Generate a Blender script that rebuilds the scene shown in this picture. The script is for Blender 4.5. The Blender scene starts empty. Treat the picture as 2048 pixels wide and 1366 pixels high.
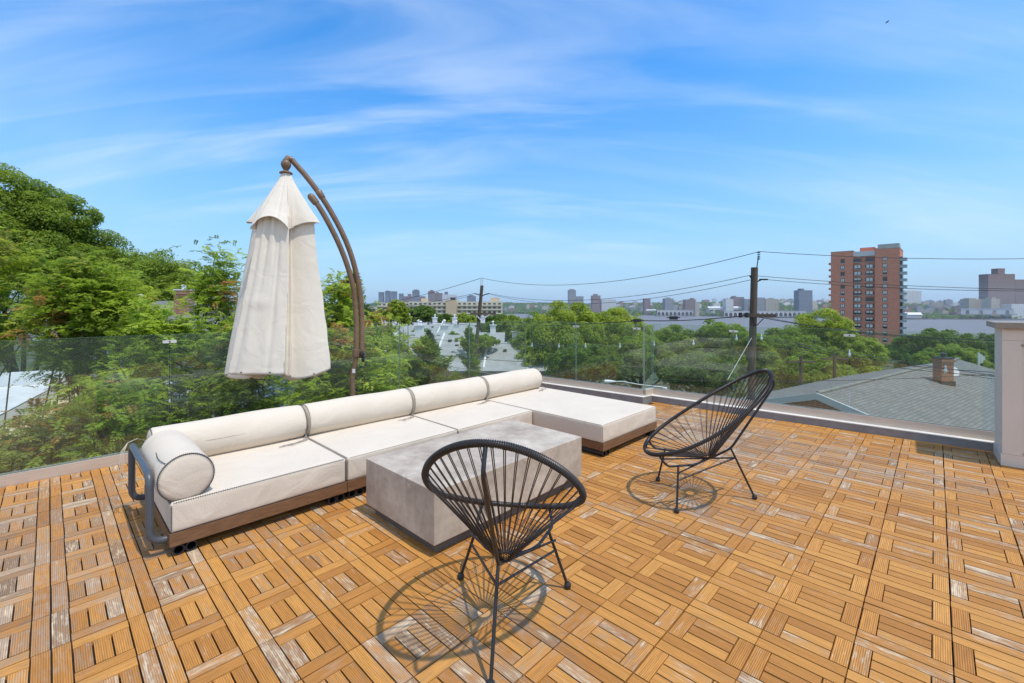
import bpy, bmesh, math, random
import numpy as np
from mathutils import Vector, Matrix
R = math.radians
S = bpy.context.scene
COL = S.collection

# ------------------------------------------------------------------ camera
F, CX, HY, EYE = 886.5, 1024.0, 609.3, 1.43      # focal length in photo pixels, optical centre, horizon row, eye height
cam_d = bpy.data.cameras.new('camera'); cam = bpy.data.objects.new('camera', cam_d); COL.objects.link(cam)
cam.location = (0, 0, EYE); cam.rotation_euler = (R(90), 0, 0)
cam_d.sensor_width = 36; cam_d.lens = 36 * F / 2048; cam_d.shift_y = -(683 - HY) / 2048
cam_d.clip_start = .05; cam_d.clip_end = 20000
S.camera = cam

# ------------------------------------------------------------------ exposure, sky, sun
S.view_settings.view_transform = 'Standard'; S.view_settings.look = 'None'
S.view_settings.exposure = 0.24; S.view_settings.gamma = 1
SUN_EL, SUN_AZ = R(67.9), R(128)
W = bpy.data.worlds.new("World"); S.world = W; W.use_nodes = True
def build_world():
    nt = W.node_tree; nt.nodes.clear(); N = nt.nodes.new; L = nt.links.new
    out = N('ShaderNodeOutputWorld'); bg = N('ShaderNodeBackground'); L(bg.outputs[0], out.inputs[0])
    sky = N('ShaderNodeTexSky'); sky.sky_type = 'NISHITA'; sky.sun_disc = False
    sky.sun_elevation = SUN_EL; sky.sun_rotation = SUN_AZ; sky.air_density = 1.0; sky.dust_density = 0.6; sky.ozone_density = 3.0
    sky.altitude = 50
    hs = N('ShaderNodeHueSaturation'); hs.inputs['Saturation'].default_value = 1.18; hs.inputs['Value'].default_value = 1.0
    tint = N('ShaderNodeMix'); tint.data_type = 'RGBA'; tint.blend_type = 'MULTIPLY'; tint.inputs[0].default_value = 1
    L(sky.outputs[0], tint.inputs[6]); tint.inputs[7].default_value = (1.0, 1.30, 1.50, 1); L(tint.outputs[2], hs.inputs['Color'])
    tc = N('ShaderNodeTexCoord'); sp = N('ShaderNodeSeparateXYZ'); L(tc.outputs['Generated'], sp.inputs[0])
    zc = N('ShaderNodeMath'); zc.operation = 'MAXIMUM'; L(sp.outputs[2], zc.inputs[0]); zc.inputs[1].default_value = 0.0
    za = N('ShaderNodeMath'); za.operation = 'ADD'; L(zc.outputs[0], za.inputs[0]); za.inputs[1].default_value = .26
    dx = N('ShaderNodeMath'); dx.operation = 'DIVIDE'; L(sp.outputs[0], dx.inputs[0]); L(za.outputs[0], dx.inputs[1])
    dy = N('ShaderNodeMath'); dy.operation = 'DIVIDE'; L(sp.outputs[1], dy.inputs[0]); L(za.outputs[0], dy.inputs[1])
    cb = N('ShaderNodeCombineXYZ'); L(dx.outputs[0], cb.inputs[0]); L(dy.outputs[0], cb.inputs[1])
    def cloud(rot, sc, scale, det, dist, lo, hi, loc=(0, 0, 0)):
        m = N('ShaderNodeMapping'); m.inputs['Rotation'].default_value = (0, 0, R(rot)); m.inputs['Scale'].default_value = sc
        m.inputs['Location'].default_value = loc
        L(cb.outputs[0], m.inputs['Vector'])
        n = N('ShaderNodeTexNoise'); n.inputs['Scale'].default_value = scale; n.inputs['Detail'].default_value = det
        n.inputs['Roughness'].default_value = .55; n.inputs['Distortion'].default_value = dist; L(m.outputs[0], n.inputs['Vector'])
        r = N('ShaderNodeMapRange'); r.interpolation_type = 'SMOOTHSTEP'; L(n.outputs[0], r.inputs[0])
        r.inputs[1].default_value = lo; r.inputs[2].default_value = hi
        return r.outputs[0]
    fz = N('ShaderNodeMapRange'); fz.interpolation_type = 'SMOOTHSTEP'; L(sp.outputs[2], fz.inputs[0]); fz.inputs[1].default_value = .02; fz.inputs[2].default_value = .25; fz.inputs[3].default_value = .15
    def mth(op, x, y, cl=False):
        n = N('ShaderNodeMath'); n.operation = op; n.use_clamp = cl
        for i, v in enumerate((x, y)):
            if hasattr(v, 'node'): L(v, n.inputs[i])
            else: n.inputs[i].default_value = v
        return n.outputs[0]
    a = cloud(60, (.36, 1.1, 1), 1.0, 5, .5, .44, .74, (6.3, 3.9, 0))
    b = cloud(70, (.26, 1.7, 1), 2.0, 7, .8, .42, .76, (4.4, 2.1, 0))
    c = cloud(10, (.6, .9, 1), .5, 3, .3, .42, .62, (7.4, .3, 0))
    cl = mth('MULTIPLY', mth('ADD', mth('MULTIPLY', a, .36), mth('MULTIPLY', b, .36)), mth('ADD', mth('MULTIPLY', c, .75), .45))
    cl = mth('MULTIPLY', cl, fz.outputs[0])
    # unseen bright cloud sheet, added behind the viewer to raise neutral fill light
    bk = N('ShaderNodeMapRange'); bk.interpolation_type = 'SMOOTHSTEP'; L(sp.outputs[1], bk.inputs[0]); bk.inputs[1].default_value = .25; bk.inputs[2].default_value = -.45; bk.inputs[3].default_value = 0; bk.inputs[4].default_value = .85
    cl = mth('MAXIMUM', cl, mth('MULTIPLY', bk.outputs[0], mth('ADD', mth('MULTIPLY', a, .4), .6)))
    # pale summer haze low in the sky
    hz = N('ShaderNodeMapRange'); hz.interpolation_type = 'LINEAR'; L(sp.outputs[2], hz.inputs[0]); hz.inputs[1].default_value = 0; hz.inputs[2].default_value = .50; hz.inputs[3].default_value = 1; hz.inputs[4].default_value = 0
    hm = N('ShaderNodeMix'); hm.data_type = 'RGBA'; L(mth('MULTIPLY', mth('POWER', hz.outputs[0], 1.45), .95), hm.inputs[0]); L(hs.outputs[0], hm.inputs[6]); hm.inputs[7].default_value = (2.25, 3.35, 4.85, 1)
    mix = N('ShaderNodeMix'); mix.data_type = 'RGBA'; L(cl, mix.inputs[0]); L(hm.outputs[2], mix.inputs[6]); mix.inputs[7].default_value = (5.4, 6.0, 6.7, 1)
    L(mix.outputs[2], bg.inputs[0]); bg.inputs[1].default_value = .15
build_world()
sd = bpy.data.lights.new('sun', 'SUN'); sd.energy = 2.9; sd.angle = R(.9); sd.color = (1, .94, .84)
so = bpy.data.objects.new('sun', sd); COL.objects.link(so)
_sv = Vector((math.sin(SUN_AZ) * math.cos(SUN_EL), math.cos(SUN_AZ) * math.cos(SUN_EL), math.sin(SUN_EL)))
so.rotation_euler = _sv.to_track_quat('Z', 'Y').to_euler(); so.location = (5, -5, 20)
S.render.engine = 'CYCLES'
S.cycles.max_bounces = 8; S.cycles.transparent_max_bounces = 16; S.cycles.volume_bounces = 0

# ------------------------------------------------------------------ helpers
def at(px, py, D):                     # a photo point at distance D in front of the camera
    return Vector(((px - CX) * D / F, D, EYE - (py - HY) * D / F))
def on(px, py, z=0.0):                 # a photo point on the level z
    return at(px, py, (EYE - z) * F / (py - HY))
def tag(o, label=None, cat=None, group=None, kind=None):
    if label: o['label'] = label
    if cat: o['category'] = cat
    if group: o['group'] = group
    if kind: o['kind'] = kind
    return o
def empty(name, loc, rz=0, label=None, cat=None, group=None):
    o = bpy.data.objects.new(name, None); COL.objects.link(o); o.location = loc; o.rotation_euler = (0, 0, rz)
    o.empty_display_size = .2
    return tag(o, label, cat, group)

class MB:
    def __init__(s): s.v = []; s.f = []; s.m = []; s.sm = []
    def add(s, vs, fs, m=0, smooth=False):
        o = len(s.v); s.v.extend([tuple(v) for v in vs]); s.f.extend([tuple(i + o for i in f) for f in fs])
        s.m.extend([m] * len(fs)); s.sm.extend([smooth] * len(fs)); return s
    def box(s, c, d, rz=0, m=0, M=None):
        hx, hy, hz = d[0] / 2, d[1] / 2, d[2] / 2
        vs = [Vector((x, y, z)) for z in (-hz, hz) for x, y in ((-hx, -hy), (hx, -hy), (hx, hy), (-hx, hy))]
        if rz: r = Matrix.Rotation(rz, 3, 'Z'); vs = [r @ v for v in vs]
        vs = [v + Vector(c) for v in vs]
        if M: vs = [M @ v for v in vs]
        return s.add(vs, [(3, 2, 1, 0), (4, 5, 6, 7), (0, 1, 5, 4), (1, 2, 6, 5), (2, 3, 7, 6), (3, 0, 4, 7)], m)
    def prism(s, poly, z0, z1, m=0):
        n = len(poly); a = sum(poly[i][0] * poly[(i + 1) % n][1] - poly[(i + 1) % n][0] * poly[i][1] for i in range(n))
        if a < 0: poly = poly[::-1]
        vs = [(p[0], p[1], z0) for p in poly] + [(p[0], p[1], z1) for p in poly]
        fs = [tuple(range(n - 1, -1, -1)), tuple(range(n, 2 * n))] + [(i, (i + 1) % n, n + (i + 1) % n, n + i) for i in range(n)]
        return s.add(vs, fs, m)
    def tube(s, pts, r, seg=10, m=0, caps=True, closed=False, rfun=None):
        pts = [Vector(p) for p in pts]; n = len(pts); rings = []; up = None
        for i, p in enumerate(pts):
            a = pts[(i - 1) % n] if (closed or i > 0) else p; b = pts[(i + 1) % n] if (closed or i < n - 1) else p
            t = (b - a).normalized()
            if up is None:
                up = Vector((0, 0, 1)) if abs(t.z) < .9 else Vector((1, 0, 0))
            x = t.cross(up); x = x.normalized() if x.length > 1e-6 else Vector((1, 0, 0))
            y = x.cross(t).normalized(); up = y
            rr = rfun(i / (n - 1)) * r if rfun else r
            rings.append([p + (x * math.cos(2 * math.pi * k / seg) + y * math.sin(2 * math.pi * k / seg)) * rr for k in range(seg)])
        vs = [v for rg in rings for v in rg]; fs = []
        for i in range(n if closed else n - 1):
            j = (i + 1) % n
            for k in range(seg):
                k2 = (k + 1) % seg; fs.append((i * seg + k, i * seg + k2, j * seg + k2, j * seg + k))
        if caps and not closed:
            fs.append(tuple(range(seg - 1, -1, -1))); fs.append(tuple((n - 1) * seg + k for k in range(seg)))
        return s.add(vs, fs, m, True)
    def lathe(s, prof, c=(0, 0, 0), seg=24, m=0, M=None):
        vs = []; n = len(prof)
        for r, z in prof:
            for k in range(seg):
                a = 2 * math.pi * k / seg; v = Vector((r * math.cos(a), r * math.sin(a), z))
                if M: v = M @ v
                vs.append(v + Vector(c))
        fs = [(i * seg + k, i * seg + (k + 1) % seg, (i + 1) * seg + (k + 1) % seg, (i + 1) * seg + k) for i in range(n - 1) for k in range(seg)]
        fs.append(tuple(range(seg - 1, -1, -1))); fs.append(tuple((n - 1) * seg + k for k in range(seg)))
        return s.add(vs, fs, m, True)
    def build(s, name, mats, parent=None, origin=None, auto=True):
        me = bpy.data.meshes.new(name)
        vs = s.v
        if origin is not None: vs = [(x - origin[0], y - origin[1], z - origin[2]) for x, y, z in vs]
        me.from_pydata(vs, [], s.f)
        for m in (mats if isinstance(mats, (list, tuple)) else [mats]): me.materials.append(m)
        me.polygons.foreach_set('material_index', s.m); me.polygons.foreach_set('use_smooth', s.sm); me.update()
        if auto and any(s.sm): me.set_sharp_from_angle(angle=R(50))
        o = bpy.data.objects.new(name, me); COL.objects.link(o)
        if parent: o.parent = parent
        return o

# ------------------------------------------------------------------ materials
def mat(name, col=(.5, .5, .5), rough=.6, metal=0, spec=.5):
    m = bpy.data.materials.new(name); m.use_nodes = True; b = m.node_tree.nodes['Principled BSDF']
    b.inputs['Base Color'].default_value = (*col, 1); b.inputs['Roughness'].default_value = rough
    b.inputs['Metallic'].default_value = metal; b.inputs['Specular IOR Level'].default_value = spec
    return m
def noisy(name, c1, c2, scale=8, rough=.7, bump=0, bscale=None, metal=0, detail=6, lo=.35, hi=.65, spec=.4, coord='Object', stretch=None):
    m = mat(name, c1, rough, metal, spec); nt = m.node_tree; N = nt.nodes.new; L = nt.links.new; b = nt.nodes['Principled BSDF']
    tc = N('ShaderNodeTexCoord'); src = tc.outputs[coord]
    if stretch:
        mp = N('ShaderNodeMapping'); mp.inputs['Scale'].default_value = stretch; L(src, mp.inputs[0]); src = mp.outputs[0]
    n = N('ShaderNodeTexNoise'); n.inputs['Scale'].default_value = scale; n.inputs['Detail'].default_value = detail; L(src, n.inputs['Vector'])
    r = N('ShaderNodeMapRange'); L(n.outputs[0], r.inputs[0]); r.inputs[1].default_value = lo; r.inputs[2].default_value = hi
    mx = N('ShaderNodeMix'); mx.data_type = 'RGBA'; L(r.outputs[0], mx.inputs[0])
    mx.inputs[6].default_value = (*c1, 1); mx.inputs[7].default_value = (*c2, 1); L(mx.outputs[2], b.inputs['Base Color'])
    if bump:
        n2 = N('ShaderNodeTexNoise'); n2.inputs['Scale'].default_value = bscale or scale * 4; n2.inputs['Detail'].default_value = 4; L(src, n2.inputs['Vector'])
        bp = N('ShaderNodeBump'); bp.inputs['Strength'].default_value = bump; bp.inputs['Distance'].default_value = .01
        L(n2.outputs[0], bp.inputs['Height']); L(bp.outputs[0], b.inputs['Normal'])
    return m

M = {}
M['canvas'] = noisy('canvas', (.69, .60, .485), (.64, .55, .44), 3, .9, .25, 260, lo=.3, hi=.8, spec=.15)
M['canvas_umb'] = noisy('umbrella_canvas', (.77, .695, .585), (.71, .64, .535), 4, .85, .2, 300, lo=.3, hi=.8, spec=.2)
M['thread'] = mat('thread', (.07, .065, .07), .7)
M['cord'] = mat('lace_cord', (.30, .26, .22), .8)
M['teak'] = noisy('teak_frame', (.22, .115, .055), (.14, .07, .035), 12, .5, .2, 60, stretch=(1, 8, 8))
M['tube_grey'] = mat('grey_powder_coat', (.075, .085, .10), .38, 0, .5)
M['tube_black'] = mat('black_powder_coat', (.018, .018, .02), .4)
M['bronze'] = noisy('bronze_paint', (.23, .145, .085), (.17, .105, .06), 20, .42, lo=.3, hi=.7)
M['pvc'] = mat('charcoal_pvc', (.034, .028, .025), .38)
M['steel'] = noisy('brushed_steel', (.66, .56, .46), (.55, .46, .38), 6, .38, .1, 80, metal=.30, stretch=(1, 1, 30))
M['kerb'] = noisy('kerb_render', (.27, .26, .25), (.22, .215, .21), 9, .85, .3, 60)
M['kerb_top'] = noisy('kerb_flashing', (.78, .75, .69), (.68, .65, .6), 5, .6)
M['clip'] = mat('clamp_metal', (.72, .70, .66), .35, .3)
M['panel_beige'] = noisy('painted_panel', (.72, .62, .51), (.67, .575, .47), 3, .55, .15, 90, lo=.3, hi=.7)
M['cap_brown'] = noisy('stone_cap', (.34, .28, .21), (.29, .24, .18), 14, .5)
M['white_paint'] = mat('white_paint', (.74, .74, .72), .5)
M['dark'] = mat('dark_rubber', (.02, .02, .02), .6)

def wrinkle(m, scale, dist, strength=.5):
    nt = m.node_tree; N = nt.nodes.new; L = nt.links.new; b = nt.nodes['Principled BSDF']; old = b.inputs['Normal'].links[0].from_socket
    tc = N('ShaderNodeTexCoord'); n = N('ShaderNodeTexNoise'); n.inputs['Scale'].default_value = scale; n.inputs['Detail'].default_value = 5; n.inputs['Distortion'].default_value = 1.6; n.inputs['Roughness'].default_value = .45
    L(tc.outputs['Object'], n.inputs['Vector']); bp = N('ShaderNodeBump'); bp.inputs['Strength'].default_value = strength; bp.inputs['Distance'].default_value = dist; L(n.outputs[0], bp.inputs['Height']); L(old, bp.inputs['Normal']); L(bp.outputs[0], b.inputs['Normal'])
wrinkle(M['canvas'], 3.5, .026); wrinkle(M['canvas_umb'], 5.0, .014)
def glass_mat():
    m = bpy.data.materials.new('clear_glass'); m.use_nodes = True; nt = m.node_tree; nt.nodes.clear(); N = nt.nodes.new; L = nt.links.new
    o = N('ShaderNodeOutputMaterial'); mx = N('ShaderNodeMixShader'); t = N('ShaderNodeBsdfTransparent'); g = N('ShaderNodeBsdfGlossy')
    fr = N('ShaderNodeFresnel'); fr.inputs[0].default_value = 1.5
    geo = N('ShaderNodeNewGeometry'); 
    t.inputs[0].default_value = (.935, .97, .935, 1); g.inputs[0].default_value = (.92, .97, .95, 1); g.inputs[1].default_value = 0
    ml = N('ShaderNodeMath'); ml.operation = 'MULTIPLY'; ml.inputs[1].default_value = 1.25; ml.use_clamp = True
    # same reflectance whichever side of the pane the ray meets
    bf = N('ShaderNodeMath'); bf.operation = 'MULTIPLY_ADD'
    L(geo.outputs['Backfacing'], bf.inputs[0]); bf.inputs[1].default_value = (1 / 1.5 - 1.5); bf.inputs[2].default_value = 1.5
    L(bf.outputs[0], fr.inputs[0]); L(fr.outputs[0], ml.inputs[0]); L(ml.outputs[0], mx.inputs[0])
    df = N('ShaderNodeBsdfDiffuse'); df.inputs[0].default_value = (.55, .66, .50, 1)      # thin dust film; its pale green colour also stands in for sheen
    dn = N('ShaderNodeTexNoise'); dn.inputs['Scale'].default_value = 1.1; dn.inputs['Detail'].default_value = 6; tcg = N('ShaderNodeTexCoord'); L(tcg.outputs['Object'], dn.inputs['Vector'])
    dr = N('ShaderNodeMapRange'); L(dn.outputs[0], dr.inputs[0]); dr.inputs[1].default_value = .3; dr.inputs[2].default_value = .7; dr.inputs[3].default_value = .014; dr.inputs[4].default_value = .034
    md = N('ShaderNodeMixShader'); L(dr.outputs[0], md.inputs[0]); L(t.outputs[0], md.inputs[1]); L(df.outputs[0], md.inputs[2])
    L(md.outputs[0], mx.inputs[1]); L(g.outputs[0], mx.inputs[2]); L(mx.outputs[0], o.inputs[0])
    return m
M['glass'] = glass_mat()
M['glass_edge'] = mat('glass_edge', (.30, .42, .36), .2); 
M['window_glass'] = mat('window_glass', (.03, .035, .04), .12, 0, .8)
M['bulb'] = mat('bulb_glass', (.75, .8, .82), .08, .4, .9)

def concrete_mat():
    m = mat('concrete', (.4, .37, .33), .7, 0, .35); nt = m.node_tree; N = nt.nodes.new; L = nt.links.new; b = nt.nodes['Principled BSDF']
    tc = N('ShaderNodeTexCoord'); n = N('ShaderNodeTexNoise'); n.inputs['Scale'].default_value = 3.5; n.inputs['Detail'].default_value = 9
    n.inputs['Roughness'].default_value = .62; L(tc.outputs['Object'], n.inputs['Vector'])
    cr = N('ShaderNodeValToRGB'); L(n.outputs[0], cr.inputs[0]); e = cr.color_ramp.elements
    e[0].position = .32; e[0].color = (.34, .27, .205, 1); e[1].position = .68; e[1].color = (.57, .485, .385, 1)
    n2 = N('ShaderNodeTexNoise'); n2.inputs['Scale'].default_value = 5; n2.inputs['Detail'].default_value = 10; n2.inputs['Roughness'].default_value = .75; n2.inputs['Distortion'].default_value = .6
    mp = N('ShaderNodeMapping'); mp.inputs['Location'].default_value = (3.1, 1.7, 4.4); mp.inputs['Scale'].default_value = (1, 1, 1.4); L(tc.outputs['Object'], mp.inputs[0]); L(mp.outputs[0], n2.inputs['Vector'])
    r2 = N('ShaderNodeMapRange'); L(n2.outputs[0], r2.inputs[0]); r2.inputs[1].default_value = .60; r2.inputs[2].default_value = .70
    mul = N('ShaderNodeMath'); mul.operation = 'MULTIPLY'; L(r2.outputs[0], mul.inputs[0]); mul.inputs[1].default_value = .75
    mx = N('ShaderNodeMix'); mx.data_type = 'RGBA'; L(mul.outputs[0], mx.inputs[0]); L(cr.outputs[0], mx.inputs[6]); mx.inputs[7].default_value = (.66, .62, .57, 1)
    vo = N('ShaderNodeTexVoronoi'); vo.inputs['Scale'].default_value = 38; L(tc.outputs['Object'], vo.inputs['Vector'])
    ph = N('ShaderNodeMapRange'); L(vo.outputs['Distance'], ph.inputs[0]); ph.inputs[1].default_value = .05; ph.inputs[2].default_value = .11; ph.inputs[3].default_value = .55; ph.inputs[4].default_value = 1
    n3 = N('ShaderNodeTexNoise'); n3.inputs['Scale'].default_value = 22; n3.inputs['Detail'].default_value = 6; L(tc.outputs['Object'], n3.inputs['Vector'])
    g3 = N('ShaderNodeMapRange'); L(n3.outputs[0], g3.inputs[0]); g3.inputs[1].default_value = .3; g3.inputs[2].default_value = .7; g3.inputs[3].default_value = .88; g3.inputs[4].default_value = 1.08
    mm = N('ShaderNodeMath'); mm.operation = 'MULTIPLY'; L(ph.outputs[0], mm.inputs[0]); L(g3.outputs[0], mm.inputs[1])
    mz = N('ShaderNodeMix'); mz.data_type = 'RGBA'; mz.blend_type = 'MULTIPLY'; mz.inputs[0].default_value = 1; L(mx.outputs[2], mz.inputs[6]); L(mm.outputs[0], mz.inputs[7]); L(mz.outputs[2], b.inputs['Base Color'])
    bp = N('ShaderNodeBump'); bp.inputs['Strength'].default_value = .15; bp.inputs['Distance'].default_value = .004; L(n.outputs[0], bp.inputs['Height']); L(bp.outputs[0], b.inputs['Normal'])
    return m
M['concrete'] = concrete_mat()

def decking_mat():
    m = mat('deck_wood', (.5, .3, .1), .62, 0, .3); nt = m.node_tree; N = nt.nodes.new; L = nt.links.new; b = nt.nodes['Principled BSDF']
    def math_(op, a, c=None, cl=False):
        n = N('ShaderNodeMath'); n.operation = op; n.use_clamp = cl
        for i, x in enumerate((a, c)):
            if x is None: continue
            if hasattr(x, 'node'): L(x, n.inputs[i])
            else: n.inputs[i].default_value = x
        return n.outputs[0]
    uv = N('ShaderNodeUVMap'); uv.uv_map = 'slat'; att = N('ShaderNodeAttribute'); att.attribute_name = 'rnd'
    sc = N('ShaderNodeSeparateColor'); L(att.outputs['Color'], sc.inputs[0]); r1, r2, r3 = sc.outputs[0], sc.outputs[1], sc.outputs[2]
    su = N('ShaderNodeSeparateXYZ'); L(uv.outputs[0], su.inputs[0])
    # grain: stretched along the slat, its own offset in every slat
    cb = N('ShaderNodeCombineXYZ'); L(math_('MULTIPLY', su.outputs[0], 9.0), cb.inputs[0]); L(math_('MULTIPLY', su.outputs[1], 110.0), cb.inputs[1]); L(math_('MULTIPLY', r1, 47.0), cb.inputs[2])
    g = N('ShaderNodeTexNoise'); g.inputs['Scale'].default_value = 1; g.inputs['Detail'].default_value = 5; g.inputs['Roughness'].default_value = .6; g.inputs['Distortion'].default_value = .5; L(cb.outputs[0], g.inputs['Vector'])
    # blotches in each slat
    cb2 = N('ShaderNodeCombineXYZ'); L(math_('MULTIPLY', su.outputs[0], 7.0), cb2.inputs[0]); L(math_('MULTIPLY', su.outputs[1], 22.0), cb2.inputs[1]); L(math_('MULTIPLY', r2, 31.0), cb2.inputs[2])
    bl = N('ShaderNodeTexNoise'); bl.inputs['Scale'].default_value = 1.6; bl.inputs['Detail'].default_value = 7; bl.inputs['Roughness'].default_value = .68; L(cb2.outputs[0], bl.inputs['Vector'])
    # worn areas across the terrace
    tc = N('ShaderNodeTexCoord'); wn = N('ShaderNodeTexNoise'); wn.inputs['Scale'].default_value = .75; wn.inputs['Detail'].default_value = 4; L(tc.outputs['Object'], wn.inputs['Vector'])
    att2 = N('ShaderNodeAttribute'); att2.attribute_name = 'wear'
    cr = N('ShaderNodeValToRGB'); L(r1, cr.inputs[0]); e = cr.color_ramp.elements
    e[0].position = 0; e[0].color = (.41, .168, .034, 1); e[1].position = 1; e[1].color = (.61, .285, .066, 1)
    x = e.new(.5); x.color = (.52, .225, .047, 1)
    gm = N('ShaderNodeMix'); gm.data_type = 'RGBA'; gm.blend_type = 'MULTIPLY'; gm.inputs[0].default_value = 1; L(cr.outputs[0], gm.inputs[6])
    gr = N('ShaderNodeMapRange'); L(g.outputs[0], gr.inputs[0]); gr.inputs[1].default_value = .25; gr.inputs[2].default_value = .75; gr.inputs[3].default_value = .76; gr.inputs[4].default_value = 1.22
    L(gr.outputs[0], gm.inputs[7])
    # grey weathering
    wb = N('ShaderNodeTexNoise'); wb.inputs['Scale'].default_value = 4.5; wb.inputs['Detail'].default_value = 8; wb.inputs['Roughness'].default_value = .7; L(tc.outputs['Object'], wb.inputs['Vector'])
    wn0 = wn; wn = type('x', (), {'outputs': [math_('ADD', math_('MULTIPLY', wn0.outputs[0], .55), math_('MULTIPLY', wb.outputs[0], .45))]})
    wsum = math_('ADD', math_('MULTIPLY', wn.outputs[0], 1.15), math_('MULTIPLY', att2.outputs['Fac'], .55))
    wsum = math_('ADD', wsum, math_('MULTIPLY', math_('POWER', r3, 3.0), .34))
    wsum = math_('ADD', wsum, math_('MULTIPLY', bl.outputs[0], .95))
    wf = N('ShaderNodeMapRange'); wf.interpolation_type = 'SMOOTHSTEP'; L(wsum, wf.inputs[0]); wf.inputs[1].default_value = 1.10; wf.inputs[2].default_value = 1.55
    gy = N('ShaderNodeMix'); gy.data_type = 'RGBA'; L(math_('MULTIPLY', wf.outputs[0], .82), gy.inputs[0]); L(gm.outputs[2], gy.inputs[6])
    gc = N('ShaderNodeMix'); gc.data_type = 'RGBA'; L(gr.outputs[0], gc.inputs[0]); gc.inputs[6].default_value = (.22, .15, .10, 1); gc.inputs[7].default_value = (.47, .355, .25, 1); L(r2, gc.inputs[0])
    L(gc.outputs[2], gy.inputs[7])
    # bleached ridges: streaks that follow the grooves
    st = math_('ADD', math_('MULTIPLY', g.outputs[0], .75), math_('MULTIPLY', bl.outputs[0], 1.0))
    st = math_('ADD', st, math_('MULTIPLY', math_('POWER', r3, 2.0), .30)); st = math_('ADD', st, math_('MULTIPLY', wn.outputs[0], .25))
    sf = N('ShaderNodeMapRange'); sf.interpolation_type = 'SMOOTHSTEP'; L(st, sf.inputs[0]); sf.inputs[1].default_value = 1.22; sf.inputs[2].default_value = 1.50
    pl = N('ShaderNodeMix'); pl.data_type = 'RGBA'; L(math_('MULTIPLY', sf.outputs[0], .8), pl.inputs[0]); L(gy.outputs[2], pl.inputs[6]); pl.inputs[7].default_value = (.78, .60, .38, 1)
    # eight ridges across each slat, the shade in their grooves put into the colour
    wv = math_('SINE', math_('MULTIPLY', su.outputs[1], 2 * math.pi / .0072))
    groove_shade = N('ShaderNodeMapRange'); L(wv, groove_shade.inputs[0]); groove_shade.inputs[1].default_value = -1; groove_shade.inputs[2].default_value = -.1; groove_shade.inputs[3].default_value = .66; groove_shade.inputs[4].default_value = 1.06
    gd = N('ShaderNodeMix'); gd.data_type = 'RGBA'; gd.blend_type = 'MULTIPLY'; gd.inputs[0].default_value = 1; L(pl.outputs[2], gd.inputs[6]); L(groove_shade.outputs[0], gd.inputs[7]); L(gd.outputs[2], b.inputs['Base Color'])
    h = math_('ADD', math_('MULTIPLY', wv, .5), math_('MULTIPLY', g.outputs[0], .6))
    bp = N('ShaderNodeBump'); bp.inputs['Strength'].default_value = .75; bp.inputs['Distance'].default_value = .0016; L(h, bp.inputs['Height']); L(bp.outputs[0], b.inputs['Normal'])
    return m
M['decking'] = decking_mat()

def brick_mat(name, c1, c2, mortar, scale, bw=.5, rh=.25, msize=.02, rough=.8, coord='Object', rot=(R(90), 0, 0)):
    m = mat(name, c1, rough, 0, .2); nt = m.node_tree; N = nt.nodes.new; L = nt.links.new; b = nt.nodes['Principled BSDF']
    tc = N('ShaderNodeTexCoord'); mp = N('ShaderNodeMapping'); mp.inputs['Rotation'].default_value = rot; L(tc.outputs[coord], mp.inputs[0])
    t = N('ShaderNodeTexBrick'); L(mp.outputs[0], t.inputs['Vector']); t.inputs['Color1'].default_value = (*c1, 1); t.inputs['Color2'].default_value = (*c2, 1)
    t.inputs['Mortar'].default_value = (*mortar, 1); t.inputs['Scale'].default_value = scale; t.inputs['Brick Width'].default_value = bw; t.inputs['Row Height'].default_value = rh
    t.inputs['Mortar Size'].default_value = msize
    n = N('ShaderNodeTexNoise'); n.inputs['Scale'].default_value = 1.3; n.inputs['Detail'].default_value = 6; L(tc.outputs[coord], n.inputs['Vector'])
    r = N('ShaderNodeMapRange'); L(n.outputs[0], r.inputs[0]); r.inputs[3].default_value = .78; r.inputs[4].default_value = 1.2
    mx = N('ShaderNodeMix'); mx.data_type = 'RGBA'; mx.blend_type = 'MULTIPLY'; mx.inputs[0].default_value = 1; L(t.outputs[0], mx.inputs[6]); L(r.outputs[0], mx.inputs[7])
    L(mx.outputs[2], b.inputs['Base Color'])
    return m
def leaf_mat(name, rough=.5, trans=.48):
    m = bpy.data.materials.new(name); m.use_nodes = True; nt = m.node_tree; N = nt.nodes.new; L = nt.links.new; b = nt.nodes['Principled BSDF']; o = nt.nodes['Material Output']
    a = N('ShaderNodeAttribute'); a.attribute_name = 'leafcol'; L(a.outputs['Color'], b.inputs['Base Color']); b.inputs['Roughness'].default_value = rough; b.inputs['Specular IOR Level'].default_value = .25
    t = N('ShaderNodeBsdfTranslucent'); hs = N('ShaderNodeHueSaturation'); hs.inputs['Value'].default_value = 1.5; hs.inputs['Hue'].default_value = .49; L(a.outputs['Color'], hs.inputs['Color']); L(hs.outputs[0], t.inputs[0])
    mx = N('ShaderNodeMixShader'); mx.inputs[0].default_value = trans; L(b.outputs[0], mx.inputs[1]); L(t.outputs[0], mx.inputs[2]); L(mx.outputs[0], o.inputs[0])
    return m
M['leaf'] = leaf_mat('leaves'); M['bark'] = noisy('bark', (.13, .10, .075), (.07, .055, .04), 9, .9, .5, 30, stretch=(3, 3, .6))
M['pole_wood'] = noisy('pole_wood', (.14, .10, .07), (.085, .06, .042), 6, .9, .4, 40, stretch=(6, 6, .5))

# ------------------------------------------------------------------ the terrace
TH = R(43.70); TS = .3005; OU, OV = -.029, .172
d1 = Vector((math.sin(TH), math.cos(TH))); d2 = Vector((-math.cos(TH), math.sin(TH)))
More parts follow.
